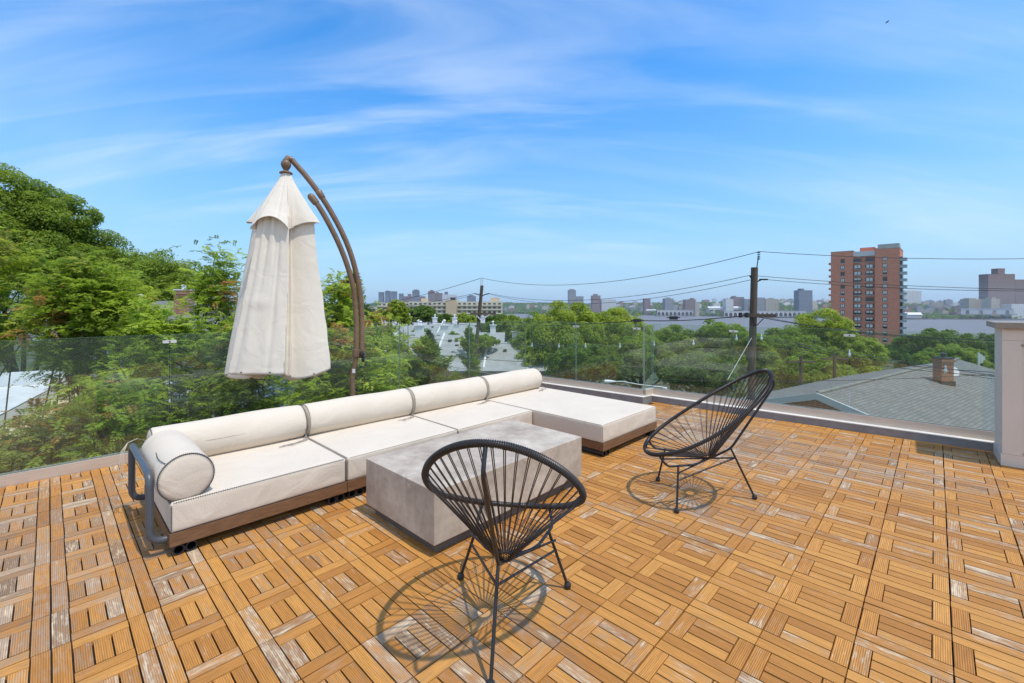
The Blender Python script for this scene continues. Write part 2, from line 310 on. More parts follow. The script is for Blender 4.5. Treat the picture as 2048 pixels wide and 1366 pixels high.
# edge lines of the terrace (inner faces)
LA = Vector((-4.00, 3.464)); CI = Vector((.215, 7.80))             # left channel, running to the far corner
K1 = Vector((1.888, 6.393)); K2 = Vector((2.066, 6.538)); K3 = Vector((4.75, 4.240))
uL = (CI - LA).normalized(); LB = LA - uL * 6.0
uS1 = (K1 - CI).normalized(); uS2 = (K3 - K2).normalized(); KE = K3 + uS2 * 5
def side(p, a, d): return (p[0] - a[0]) * -d[1] + (p[1] - a[1]) * d[0]     # >0 on the left of the line
def clip(poly, a, d, keep):
    out = []
    for i in range(len(poly)):
        p, q = poly[i], poly[(i + 1) % len(poly)]; sp, sq = side(p, a, d) * keep, side(q, a, d) * keep
        if sp >= 0: out.append(p)
        if (sp >= 0) != (sq >= 0):
            t = sp / (sp - sq); out.append((p[0] + (q[0] - p[0]) * t, p[1] + (q[1] - p[1]) * t))
    return out
rng = random.Random(5)
def build_deck():
    V = []; Fc = []; UV = []; RN = []; WR = []
    g = .0034; ROW = TS / 5
    uj = (K1.x * d1.x + K1.y * d1.y)
    def slat(u0, u1, v0, v1, along_v, wear):
        rn = (rng.random(), rng.random(), rng.random()); dz = rng.uniform(-.0012, .0006)
        poly = [(u0, v0), (u1, v0), (u1, v1), (u0, v1)]
        P2 = [(u * d1.x + v * d2.x, u * d1.y + v * d2.y) for u, v in poly]
        c = (sum(p[0] for p in P2) / 4, sum(p[1] for p in P2) / 4)
        P2 = clip(P2, LA, uL, -1)
        if len(P2) < 3: return
        k = K1 if (c[0] - K1.x) * uS1.x + (c[1] - K1.y) * uS1.y < 0.03 else None
        P2 = clip(P2, K1, uS1, -1) if k is not None else clip(P2, K2, uS2, -1)
        if len(P2) < 3: return
        o = len(V); n = len(P2)
        for z in (-.019, dz):
            for p in P2:
                V.append((p[0], p[1], z))
        pu = [(p[0] * d1.x + p[1] * d1.y, p[0] * d2.x + p[1] * d2.y) for p in P2]
        lo = [((v - v0), (u - u0)) if along_v else ((u - u0), (v - v0)) for u, v in pu]
        a2 = sum(P2[i][0] * P2[(i + 1) % n][1] - P2[(i + 1) % n][0] * P2[i][1] for i in range(n))
        idx = list(range(n)) if a2 > 0 else list(range(n - 1, -1, -1))
        Fc.append([o + n + i for i in idx]); UV.extend([lo[i] for i in idx]); nl = n
        for a in range(n):
            i, j = idx[a], idx[(a + 1) % n]
            Fc.append([o + i, o + j, o + n + j, o + n + i]); UV.extend([lo[i], lo[j], lo[j], lo[i]]); nl += 4
        RN.extend([rn] * nl); WR.extend([wear] * nl)
    for i in range(-14, 42):
        for j in range(-22, 26):
            u0 = (i - OU) * TS; v0 = (j - OV) * TS; uc, vc = u0 + TS / 2, v0 + TS / 2
            X = uc * d1.x + vc * d2.x; Y = uc * d1.y + vc * d2.y
            if Y < -1.2 or X < -6.2 or X > 6.4 or side((X, Y), LA, uL) > .25 or (side((X, Y), K2, uS2) > .3 and side((X, Y), K1, uS1) > .3): continue
            if math.hypot(X, Y) > 11: continue
            tw = rng.uniform(-.004, .004); u0 += rng.uniform(-.0012, .0012); v0 += tw * .3
            # wear: greyer on the left and in a band in front of the right-hand kerb
            w = .42 * max(0, min(1, (-X - .9) / 1.2)) * max(0, min(1, (4.2 - Y) / 1.5))
            w += .60 * math.exp(-((side((X, Y), K2, uS2) + 1.1) / .8) ** 2) * max(0, min(1, (4.3 - X) / 1.2))
            w += .35 * math.exp(-(((X + .28) / .5) ** 2 + ((Y - 1.95) / .35) ** 2)) + .3 * math.exp(-(((X - 1.2) / .5) ** 2 + ((Y - 3.15) / .35) ** 2))
            ge = .0035
            for r in (0, 4): slat(u0 + r * ROW + g, u0 + (r + 1) * ROW - g, v0 + ge * .7, v0 + TS - ge * .7, True, w)
            ps = .2 * TS
            for c in (0, 1):
                a = v0 + ge if c == 0 else v0 + TS - ps; b_ = v0 + ps if c == 0 else v0 + TS - ge
                slat(u0 + ROW + g * .5, u0 + 4 * ROW - g * .5, a, b_, False, w)
            for r in (1, 2, 3): slat(u0 + r * ROW + g, u0 + (r + 1) * ROW - g, v0 + ps + g * 1.4, v0 + TS - ps - g * 1.4, True, w)
    me = bpy.data.meshes.new('deck'); me.from_pydata(V, [], Fc); me.materials.append(M['decking'])
    uvl = me.uv_layers.new(name='slat'); uvl.data.foreach_set('uv', [c for p in UV for c in p])
    ca = me.color_attributes.new('rnd', 'FLOAT_COLOR', 'CORNER'); ca.data.foreach_set('color', [c for p in RN for c in (*p, 1)])
    fa = me.attributes.new('wear', 'FLOAT', 'CORNER'); fa.data.foreach_set('value', WR)
    me.update(); o = bpy.data.objects.new('deck', me); COL.objects.link(o)
    tag(o, 'orange slatted wooden deck tiles in a basket weave, weathered grey in places', kind='structure')
    b = MB()      # dark plastic grid and roof membrane below the slats
    nl = Vector((-uL.y, uL.x)); n1 = Vector((-uS1.y, uS1.x)); n2 = Vector((-uS2.y, uS2.x))
    poly = [LB + nl * .18, CI + nl * .18 + n1 * .2, KE + n2 * .22, Vector((9, -1.6)), Vector((-9, -1.6))]
    poly = [LB + nl * .18, CI + (nl + n1) * .2, K1 + n1 * .22, K2 + n2 * .2, KE + n2 * .2, Vector((8.4, -2)), Vector((-8.2, -2))]
    b.prism([(p[0], p[1]) for p in poly], -.3, -.020)
    o = b.build('terrace_slab', noisy('tile_backing', (.035, .022, .014), (.02, .013, .01), 30, .8)); tag(o, kind='structure')
    b = MB(); b.prism([(p[0] * .998, p[1] * .998) for p in poly], -14, -.31)
    o = b.build('house_under_terrace', noisy('stucco', (.5, .47, .42), (.44, .41, .37), 2, .9)); tag(o, kind='structure')
    # raised kerb
    def kerb_strip(b, a0, a1, off0, off1, z0, z1, n, m=0, e0=0, e1=0):
        t = (a1 - a0).normalized(); p0 = a0 - t * e0; p1 = a1 + t * e1
        b.prism([tuple(p0 + n * off0), tuple(p1 + n * off0), tuple(p1 + n * off1), tuple(p0 + n * off1)], z0, z1, m)
    b = MB()
    kerb_strip(b, CI, K1, 0, .17, -.019, .090, n1, 0, .15, 0)
    kerb_strip(b, K2, KE, 0, .17, -.019, .082, n2, 0, 0, 0)
    nj = Vector(((K2 - K1).normalized().y, -(K2 - K1).normalized().x))
    b.prism([tuple(K1), tuple(K2 + nj * 0), tuple(K2 + n2 * .17), tuple(K1 + n1 * .17 - uS1 * .002)], -.019, .0895)
    b2 = MB()
    kerb_strip(b, CI, K1, -.006, .176, .0903, .100, n1, 1, .1, .004)
    b.prism([tuple(K1 - n1 * .006 + uS1 * .006), tuple(K2 - n2 * .006 + uS2 * .0), tuple(K2 + n2 * .176), tuple(K1 + n1 * .176)], .0905, .1004, 1)
    kerb_strip(b, K2, KE, -.006, .176, .0823, .092, n2, 1, 0, 0)
    o = b.build('kerb', [M['kerb'], M['kerb_top']]); tag(o, 'grey rendered kerb with a pale top edge round the deck', kind='structure')
    return nl, n1, n2
nL, nS1, nS2 = build_deck()

def railing(label, pts, z0, zh, ztop, seams, clamps, off, nrm, ends=(0, 0)):
    a, c = pts; t = (c - a).normalized(); A = a + nrm * off; L_ = (c - a).length; rz = math.atan2(t.y, t.x)
    e = empty('glass_railing', (A.x, A.y, z0), rz, label, 'railing')
    b = MB(); joints = [-ends[0]] + seams + [L_ + ends[1]]
    b.box(((L_ + ends[1] - ends[0]) / 2, -.032, zh / 2), (L_ + ends[0] + ends[1], .014, zh)); b.box(((L_ + ends[1] - ends[0]) / 2, .032, zh / 2), (L_ + ends[0] + ends[1], .014, zh))
    b.box(((L_ + ends[1] - ends[0]) / 2, 0, .008), (L_ + ends[0] + ends[1], .05, .012))
    b.build('base_channel', M['steel'], e)
    g = MB(); g.box(((L_ + ends[1] - ends[0]) / 2, 0, zh * .6), (L_ + ends[0] + ends[1] - .004, .040, .012)); g.build('gasket', M['dark'], e)
    for i in range(len(joints) - 1):
        x0, x1 = joints[i] + .006, joints[i + 1] - .006
        b = MB(); H = ztop - z0
        b.box(((x0 + x1) / 2, 0, (zh * .7 + H) / 2), (x1 - x0, .0125, H - zh * .7))
        b.m = [1, 1, 0, 1, 0, 1]
        b.build('glass_pane', [M['glass'], M['glass_edge']], e)
    for x in clamps:
        b = MB(); b.box((x, -.011, ztop - z0 - .07), (.105, .008, .026)); b.box((x, .011, ztop - z0 - .07), (.105, .008, .026)); b.box((x, -.0165, ztop - z0 - .07), (.012, .004, .012), m=1)
        b.build('clamp', [M['clip'], M['dark']], e)
    return e
def hit(px, a, t):      # parameter along a line where it crosses photo column px
    k = (px - CX) / F
    return (k * a.y - a.x) / (t.x - k * t.y)
gl0 = LA + nL * .045; gs1 = CI + nS1 * .11; gs2 = K2 + nS2 * .11
LLa = LA - uL * 3.0
sx = lambda px: hit(px, LLa + nL * .045, uL)
railing('glass railing with steel channel along the left side behind the long sofa', (LLa, CI), -.0185, .105, 1.145, [1.2, sx(339), sx(799), sx(939)], [sx(339)], .045, nL, (0, .10))
s1 = lambda px: hit(px, CI + nS1 * .11, uS1)
railing('glass railing at the far corner beyond the chaise end of the sofa', (CI, K1), .100, .088, 1.145, [s1(1152)], [s1(1152), s1(1278) - .03], .11, nS1, (-.04, -.035))
s2 = lambda px: hit(px, K2 + nS2 * .11, uS2)
railing('glass railing on the right behind the right-hand chair, ending at the beige pier', (K2, KE), .092, .088, 1.145, [s2(1467), s2(1699), 6.0], [s2(1467), s2(1699)], .11, nS2, (.03, 0))
def jog():
    a = K1 + nS1 * .11 - uS1 * .03; c = K2 + nS2 * .11 - uS2 * .04; t = (c - a); L_ = t.length; rz = math.atan2(t.y, t.x)
    e = empty('glass_railing', (a.x, a.y, .1008), rz, 'narrow glass return with steel channel closing the step in the kerb', 'railing')
    b = MB(); b.box((L_ / 2, 0, .044), (L_, .07, .086)); b.build('base_channel', M['steel'], e)
    b = MB(); b.box((L_ / 2, 0, .56), (L_ - .02, .0125, .94)); b.m = [1, 1, 0, 1, 0, 1]; b.build('glass_pane', [M['glass'], M['glass_edge']], e)
jog()

# string lights clipped along the outer side of the right-hand glass
def string_lights():
    e = empty('string_light', (1.9, 6.8, .8), 0, 'string of small clear bulbs on twin cords along the outside of the right-hand glass', 'string lights')
    pts = []
    px_l = [(1030, 687), (1064, 689), (1118, 690), (1171, 690), (1240, 690), (1275, 688), (1308, 686), (1387, 684), (1473, 674), (1523, 673), (1600, 688), (1699, 705), (1800, 722), (1891, 737), (1994, 752)]
    def dep(px):
        if px < 1278: a, t = CI + nS1 * .20, uS1
        else: a, t = K2 + nS2 * .20, uS2
        return (a + t * hit(px, a, t)).y
    P = [at(px, py, dep(px)) for px, py in px_l]
    b = MB(); b.tube(P, .0035, 6); b.tube([p + Vector((0, 0, -.035)) for p in P], .0025, 6)
    b.build('cord', M['tube_grey'], e, origin=e.location)
    for px, py in ((1064, 689), (1118, 690), (1171, 690), (1240, 690), (1308, 686), (1387, 684), (1473, 674), (1523, 673), (1699, 705), (1891, 737)):
        p = at(px, py, dep(px)); b = MB()
        b.lathe([(.002, .035), (.007, .028), (.008, 0)], p, 10, 1)
        b.lathe([(.007, 0), (.014, -.014), (.017, -.032), (.012, -.046), (.003, -.052)], p, 12, 0)
        b.build('bulb', [M['bulb'], M['clip']], e, origin=e.location)
string_lights()

def pier():
    c = Vector((4.372, 3.955)); rz = math.atan2(-.66, .751)      # front face runs to the right
    e = empty('pier', (c.x, c.y, -.016), rz, 'beige panelled pier with a brown stone cap at the right edge of the deck', 'pier')
    b = MB(); W_, Dp, H = .95, .42, 1.235
    b.box((W_ / 2, Dp / 2, H / 2 + .03), (W_, Dp, H - .06)); b.box((W_ / 2, Dp / 2, .06), (W_ + .016, Dp + .016, .12))
    for x0, x1, z0, z1 in ((0, .12, .121, 1.13), (W_ - .12, W_, .121, 1.13), (0, W_, 1.13, 1.22), ):
        b.box(((x0 + x1) / 2, -.004, (z0 + z1) / 2), (x1 - x0 - .002, .008, z1 - z0 - .002))
    b.build('body', M['panel_beige'], e)
    b = MB(); b.box((W_ / 2, Dp / 2, H + .028), (W_ + .10, Dp + .10, .05)); b.build('cap', M['cap_brown'], e)
    for c_, d_ in (((.13, -.0115, .14), (.012, .006, .012)), ((.128, -.010, 1.09), (.03, .004, .02))):
        b = MB(); b.box(c_, d_); b.build('fixing', M['cap_brown'], e)
pier()

# ------------------------------------------------------------------ furniture
def rbox(L, W_, H, r, nx=28, ny=24, nz=8, puff=.0, seed=0, sag=0.0):
    """soft rounded block, origin at its lower corner"""
    b = MB(); rg = random.Random(seed); ph = [rg.uniform(0, 6.28) for _ in range(6)]
    def mp(x, y, z):
        q = Vector((min(max(x, r), L - r), min(max(y, r), W_ - r), min(max(z, r), H - r))); d = Vector((x, y, z)) - q
        m = max(abs(d.x), abs(d.y), abs(d.z))
        p = q + (d.normalized() * m if d.length > 1e-9 else d)
        fx, fy, fz = x / L, y / W_, z / H; bx = math.sin(math.pi * fx); by = math.sin(math.pi * fy); bz = math.sin(math.pi * fz)
        w = .5 + .5 * math.sin(5 * fx + ph[0]) * math.sin(4 * fy + ph[1])
        if fz > .999: p.z += puff * (bx * by) ** .5 * (.8 + .5 * w)
        if fx < .001 or fx > .999: p.x += (1 if fx > .5 else -1) * puff * .6 * (by * bz) * (.7 + .5 * math.sin(7 * fy + ph[2]))
        if fy < .001 or fy > .999: p.y += (1 if fy > .5 else -1) * puff * .6 * (bx * bz) * (.7 + .5 * math.sin(8 * fx + ph[3]))
        return p
    def ticks(Ln, n): 
        a = [0, r * .2, r * .5, r]; mid = [r + (Ln - 2 * r) * i / (n - 1) for i in range(1, n - 1)]; return a + mid + [Ln - r, Ln - r * .5, Ln - r * .2, Ln]
    X, Y, Z = ticks(L, nx), ticks(W_, ny), ticks(H, nz)
    def grid(A, B, f, flip):
        vs = [mp(*f(a, c)) for a in A for c in B]; nb = len(B)
        fs = [(i * nb + j, (i + 1) * nb + j, (i + 1) * nb + j + 1, i * nb + j + 1) for i in range(len(A) - 1) for j in range(nb - 1)]
        if flip: fs = [f_[::-1] for f_ in fs]
        b.add(vs, fs, 0, True)
    grid(X, Y, lambda a, c: (a, c, H), False); grid(X, Y, lambda a, c: (a, c, 0), True)
    grid(X, Z, lambda a, c: (a, 0, c), False); grid(X, Z, lambda a, c: (a, W_, c), True)
    grid(Y, Z, lambda a, c: (0, a, c), True); grid(Y, Z, lambda a, c: (L, a, c), False)
    return b
def merge(o, d=.0005):
    bm = bmesh.new(); bm.from_mesh(o.data); bmesh.ops.remove_doubles(bm, verts=bm.verts, dist=d); bm.to_mesh(o.data); bm.free(); o.data.update()
def stitch_path(b, pts, nrm, step=.011, w=.014, t=.0014, closed=False, seam=.0022):
    """dark seam line with small cross stitches along a path"""
    pts = [Vector(p) for p in pts]; b.tube(pts, seam, 6, closed=closed)
    acc = 0
    P = pts + ([pts[0]] if closed else [])
    for i in range(len(P) - 1):
        a, c = P[i], P[i + 1]; L_ = (c - a).length; t_ = (c - a).normalized()
        while acc < L_:
            p = a + t_ * acc; n = nrm(p); side_ = n.cross(t_).normalized()
            q = p + n * .001; b.tube([q - side_ * w * .5 - n * .0008, q + n * .0012, q + side_ * w * .5 - n * .0008], t, 4)
            acc += step
        acc -= L_
def cyl_cushion(L, r, seg=56, nl=36, seed=0, sag=.0):
    """bolster along +x, axis at y=z=0"""
    b = MB(); rg = random.Random(seed); ph = [rg.uniform(0, 6.28) for _ in range(5)]; er = .022; rings = []
    prof = [(0, .15), (.0, .5), (.0, .8), (.002, (r - er) / r), (er * .3, (r - er * .3) / r), (er, 1.0)]
    xs = [(x, f) for x, f in prof] + [(er + (L - 2 * er) * i / nl, 1.0) for i in range(1, nl)] + [(L - x, f) for x, f in prof[::-1]]
    vs = []
    for x, f in xs:
        puff = -.006 if f < 1 else .004 * math.sin(math.pi * x / L) + .0022 * math.sin(9 * x + ph[0])
        xx = x
        if f < .9: xx = x + (-1 if x < L / 2 else 1) * .012 * (1 - f)
        for k in range(seg):
            a = 2 * math.pi * k / seg; rr = r * f + (puff if f >= 1 else 0) + (.0022 * math.sin(3 * a + ph[1] + x * 4) if f > .9 else 0)
            yy, zz = rr * math.cos(a), rr * math.sin(a)
            if zz < -r * .86: zz = -r * .86 + (zz + r * .86) * .25
            vs.append((xx, yy, zz))
    n = len(xs); fs = [(i * seg + k, (i + 1) * seg + k, (i + 1) * seg + (k + 1) % seg, i * seg + (k + 1) % seg) for i in range(n - 1) for k in range(seg)]
    fs.append(tuple(range(seg))); fs.append(tuple((n - 1) * seg + k for k in range(seg - 1, -1, -1)))
    b.add(vs, fs, 0, True); return b

SA = R(90 - 44.0)                      # direction of the sofa's length
S0 = Vector((-1.925, 2.490, 0)); us = Vector((math.cos(SA), math.sin(SA), 0)); bs = Vector((-math.sin(SA), math.cos(SA), 0))
ML, MD = 1.040, 1.0
def module(label, x0, L, y0, Dp, seed, arm=False, bolL=None):
    loc = S0 + us * x0
    e = empty('sofa_module', loc, SA, label, 'sofa', 'modules of the low white sectional sofa')
    g = .004
    b = MB(); b.box((L / 2, y0 + .018, .098), (L - g, .036, .072)); b.box((L / 2, y0 + Dp - .018, .098), (L - g, .036, .072))
    for x in (.018 + g / 2, L - .018 - g / 2): b.box((x, y0 + Dp / 2, .0985), (.036, Dp - .074, .070))
    b.box((L / 2, y0 + Dp / 2, .118), (L - .08, Dp - .08, .018))
    b.build('platform', M['teak'], e)
    for x in (.045, .105, L - .105, L - .045):
        b = MB(); ro, ri = .0295, .0225; y1 = y0 + .012; y2 = y0 + Dp - .012; z = .0305
        vs = []; seg = 20
        for yy, rr in ((y1, ri), (y1, ro), (y2, ro), (y2, ri), (y1 + .15, ri)):
            for k in range(seg):
                a = 2 * math.pi * k / seg; vs.append((x + rr * math.cos(a), yy, z + rr * math.sin(a)))
        fs = []
        for i in (0, 1, 2): fs += [(i * seg + k, i * seg + (k + 1) % seg, (i + 1) * seg + (k + 1) % seg, (i + 1) * seg + k) for k in range(seg)]
        fs += [(4 * seg + k, 4 * seg + (k + 1) % seg, (k + 1) % seg, k) for k in range(seg)]
        fs.append(tuple(4 * seg + k for k in range(seg)))
        b.add(vs, fs, 0, True); b.build('runner_tube', M['tube_black'], e)
    H = .172; r = .016
    b = rbox(L - .012, Dp - .012, H, r, puff=.008, seed=seed); o = b.build('seat_cushion', M['canvas'], e); merge(o); o.location = (.006, y0 + .006, .1345)
    # stitching
    Lc, Dc = L - .012, Dp - .012; k = r * .30
    s = MB()
    N8 = 24
    def line(p, q): return [Vector(p).lerp(Vector(q), i / N8) for i in range(N8 + 1)]
    out = Vector((0, -1, 1)).normalized()
    for (p, q, n) in (((r, k, H - k), (Lc - r, k, H - k), Vector((0, -1, 1))), ((k, r, H - k), (k, Dc - r, H - k), Vector((-1, 0, 1))), ((Lc - k, r, H - k), (Lc - k, Dc - r, H - k), Vector((1, 0, 1))),
                      ((r, k, k), (Lc - r, k, k), Vector((0, -1, -1))), ((k, r, k), (k, Dc - r, k), Vector((-1, 0, -1))), ((Lc - k, r, k), (Lc - k, Dc - r, k), Vector((1, 0, -1))),
                      ((k, k, r), (k, k, H - r), Vector((-1, -1, 0))), ((Lc - k, k, r), (Lc - k, k, H - r), Vector((1, -1, 0)))):
        nn = n.normalized(); P = line(p, q)
        P = [v + nn * .0012 for v in P]
        stitch_path(s, P, lambda _p, nn=nn: nn, step=.0115 if arm else .016, w=.016 if arm else .006, t=.0011 if arm else .0009, seam=.0017)
    s.build('stitching', M['thread'] if arm else M['cord'], o)
    # back bolster lying along the rear edge
    rb = .140; yb = y0 + Dp - .160; zb = .1345 + H + rb * .87
    bl = L - .02 if bolL is None else bolL
    b = cyl_cushion(bl, rb, seed=seed + 3); bo = b.build('back_bolster', M['canvas'], e); bo.location = (.01, yb, zb)
    for xx, sg in ((.006, -1), (bl - .006, 1)):
        s = MB()
        ring = [Vector((xx, (rb - .004) * math.cos(a), max((rb - .004) * math.sin(a), -rb * .86))) for a in np.linspace(0, 2 * math.pi, 64, endpoint=False)]
        stitch_path(s, ring, lambda p, sg=sg: Vector((sg * .7, p.y / rb * .7, p.z / rb * .7)).normalized(), step=.012, w=.010, t=.0009, closed=True, seam=.0016)
        s.build('stitching', M['thread'] if arm else M['cord'], bo)
    if arm:      # the fold seam along the front of this bolster
        s = MB(); s.tube([(x, -math.sqrt(rb * rb - (.03) ** 2) - .001 - .004 * math.sin(math.pi * x / bl), .03 - .02 * x) for x in np.linspace(.3, bl - .06, 20)], .0012, 5)
        s.build('seam', M['canvas'], bo)
    if not arm or True:   # knotted lace where two bolsters meet
        c = MB(); x1 = bl - .01; y1 = yb - rb - .005; z1 = .1345 + H + .012
        rg = random.Random(seed + 40)
        for q in range(3):
            P = [Vector((x1 + .01, yb - rb * .9, zb - .04)), Vector((x1, y1 - .01, z1 + .02)), Vector((x1 + rg.uniform(-.08, .02), y1 - .05, z1 - .003)), Vector((x1 - rg.uniform(.08, .18), y1 - .07 - rg.uniform(0, .06), z1)), Vector((x1 - rg.uniform(.16, .30), y1 - .06 - rg.uniform(0, .09), z1))]
            PP = []
            for i in range(len(P) - 1):
                for t in (0, .25, .5, .75): PP.append(P[i].lerp(P[i + 1], t) + Vector((0, 0, .004 * math.sin(t * math.pi))))
            c.tube(PP, .0028, 6)
        c.build('lace', M['cord'], e)
    if arm:
        rb2 = .140
        b = cyl_cushion(.70, rb2, seed=9); ab = b.build('arm_bolster', M['canvas'], e); ab.rotation_euler = (0, 0, R(90)); ab.location = (.085, y0 + .025, zb)
        s = MB(); ring = [Vector((.004, (rb2 - .004) * math.cos(a), max((rb2 - .004) * math.sin(a), -rb2 * .86))) for a in np.linspace(0, 2 * math.pi, 80, endpoint=False)]
        stitch_path(s, ring, lambda p: Vector((-.7, p.y / rb2 * .7, p.z / rb2 * .7)).normalized(), step=.0095, w=.018, t=.0011, closed=True, seam=.0024)
        s.tube([(x, math.sqrt(max(rb2 ** 2 - (rb2 * .72) ** 2, 0)) + .012 * math.sin(x * 9), rb2 * .72 + .002 - .012 * math.sin(x * 9) * .7) for x in np.linspace(.01, .30, 24)], .0020, 5)
        s.build('stitching', M['thread'], ab)
        # bent tube arm: one continuous U with its ends turned in under the platform
        def arc(p0, c_, p1, n=8):      # rounded corner
            return [(Vector(p0) * (1 - t) ** 2 + Vector(c_) * 2 * t * (1 - t) + Vector(p1) * t * t) for t in np.linspace(0, 1, n)]
        x = -.078; yf, yr = .075, .88; zt, zl = .472, .088; R_ = .075
        P = [Vector((.03, yf, zl))] + arc((x + R_, yf, zl), (x, yf, zl), (x, yf, zl + R_)) + arc((x, yf, zt - R_), (x, yf, zt), (x, yf + R_, zt)) + arc((x, yr - R_, zt), (x, yr, zt), (x, yr, zt - R_)) + arc((x, yr, zl + R_), (x, yr, zl), (x + R_, yr, zl)) + [Vector((.03, yr, zl))]
        b = MB(); b.tube(P, .0195, 20); b.build('arm_tube', M['tube_grey'], e)
        c = MB(); rg = random.Random(3)
        for q in range(3):
            c.tube([Vector((x + .10, yr + .03, .46)), Vector((x + .03, yr + .015, .50)), Vector((x - .022, yr - .01, .488)), Vector((x - .04 - q * .008, yr - .02, .44)), Vector((x - .05 - q * .012, yr - .03 - .01 * q, .30)), Vector((x - .04 - .012 * q, yr - .03, .18 + .03 * q))], .0022, 5)
        c.build('lace', M['canvas'], e)
    return e
module('sofa end module with a grey bent-tube arm and a round arm bolster', 0, ML, 0, MD, 1, arm=True)
module('white sofa module second from the tube arm, behind the coffee table corner', ML, ML, 0, MD, 2)
module('white sofa module between the chaise and the middle of the sofa', ML * 2, ML - .02, 0, MD, 3)
module('long white chaise module at the far right end of the sofa', ML * 3 - .02, 1.09, -.86, MD + .86, 4, bolL=.98)

def coffee_table():
    a = Vector((-.436, 2.487)); rz = math.atan2(.722, .692); t = Vector((math.cos(rz), math.sin(rz))); n = Vector((-t.y, t.x))
    L_, W_ = 1.43, .775
    e = empty('coffee_table', (a.x, a.y, 0), rz, 'low rectangular concrete coffee table on a recessed dark base', 'coffee table')
    b = MB(); b.box((L_ / 2, W_ / 2, .2275), (L_, W_, .309))
    o = b.build('block', M['concrete'], e)
    m = o.modifiers.new('edge', 'BEVEL'); m.width = .004; m.segments = 2
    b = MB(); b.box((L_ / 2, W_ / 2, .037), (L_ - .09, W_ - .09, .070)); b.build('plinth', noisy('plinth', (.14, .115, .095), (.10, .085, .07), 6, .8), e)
coffee_table()

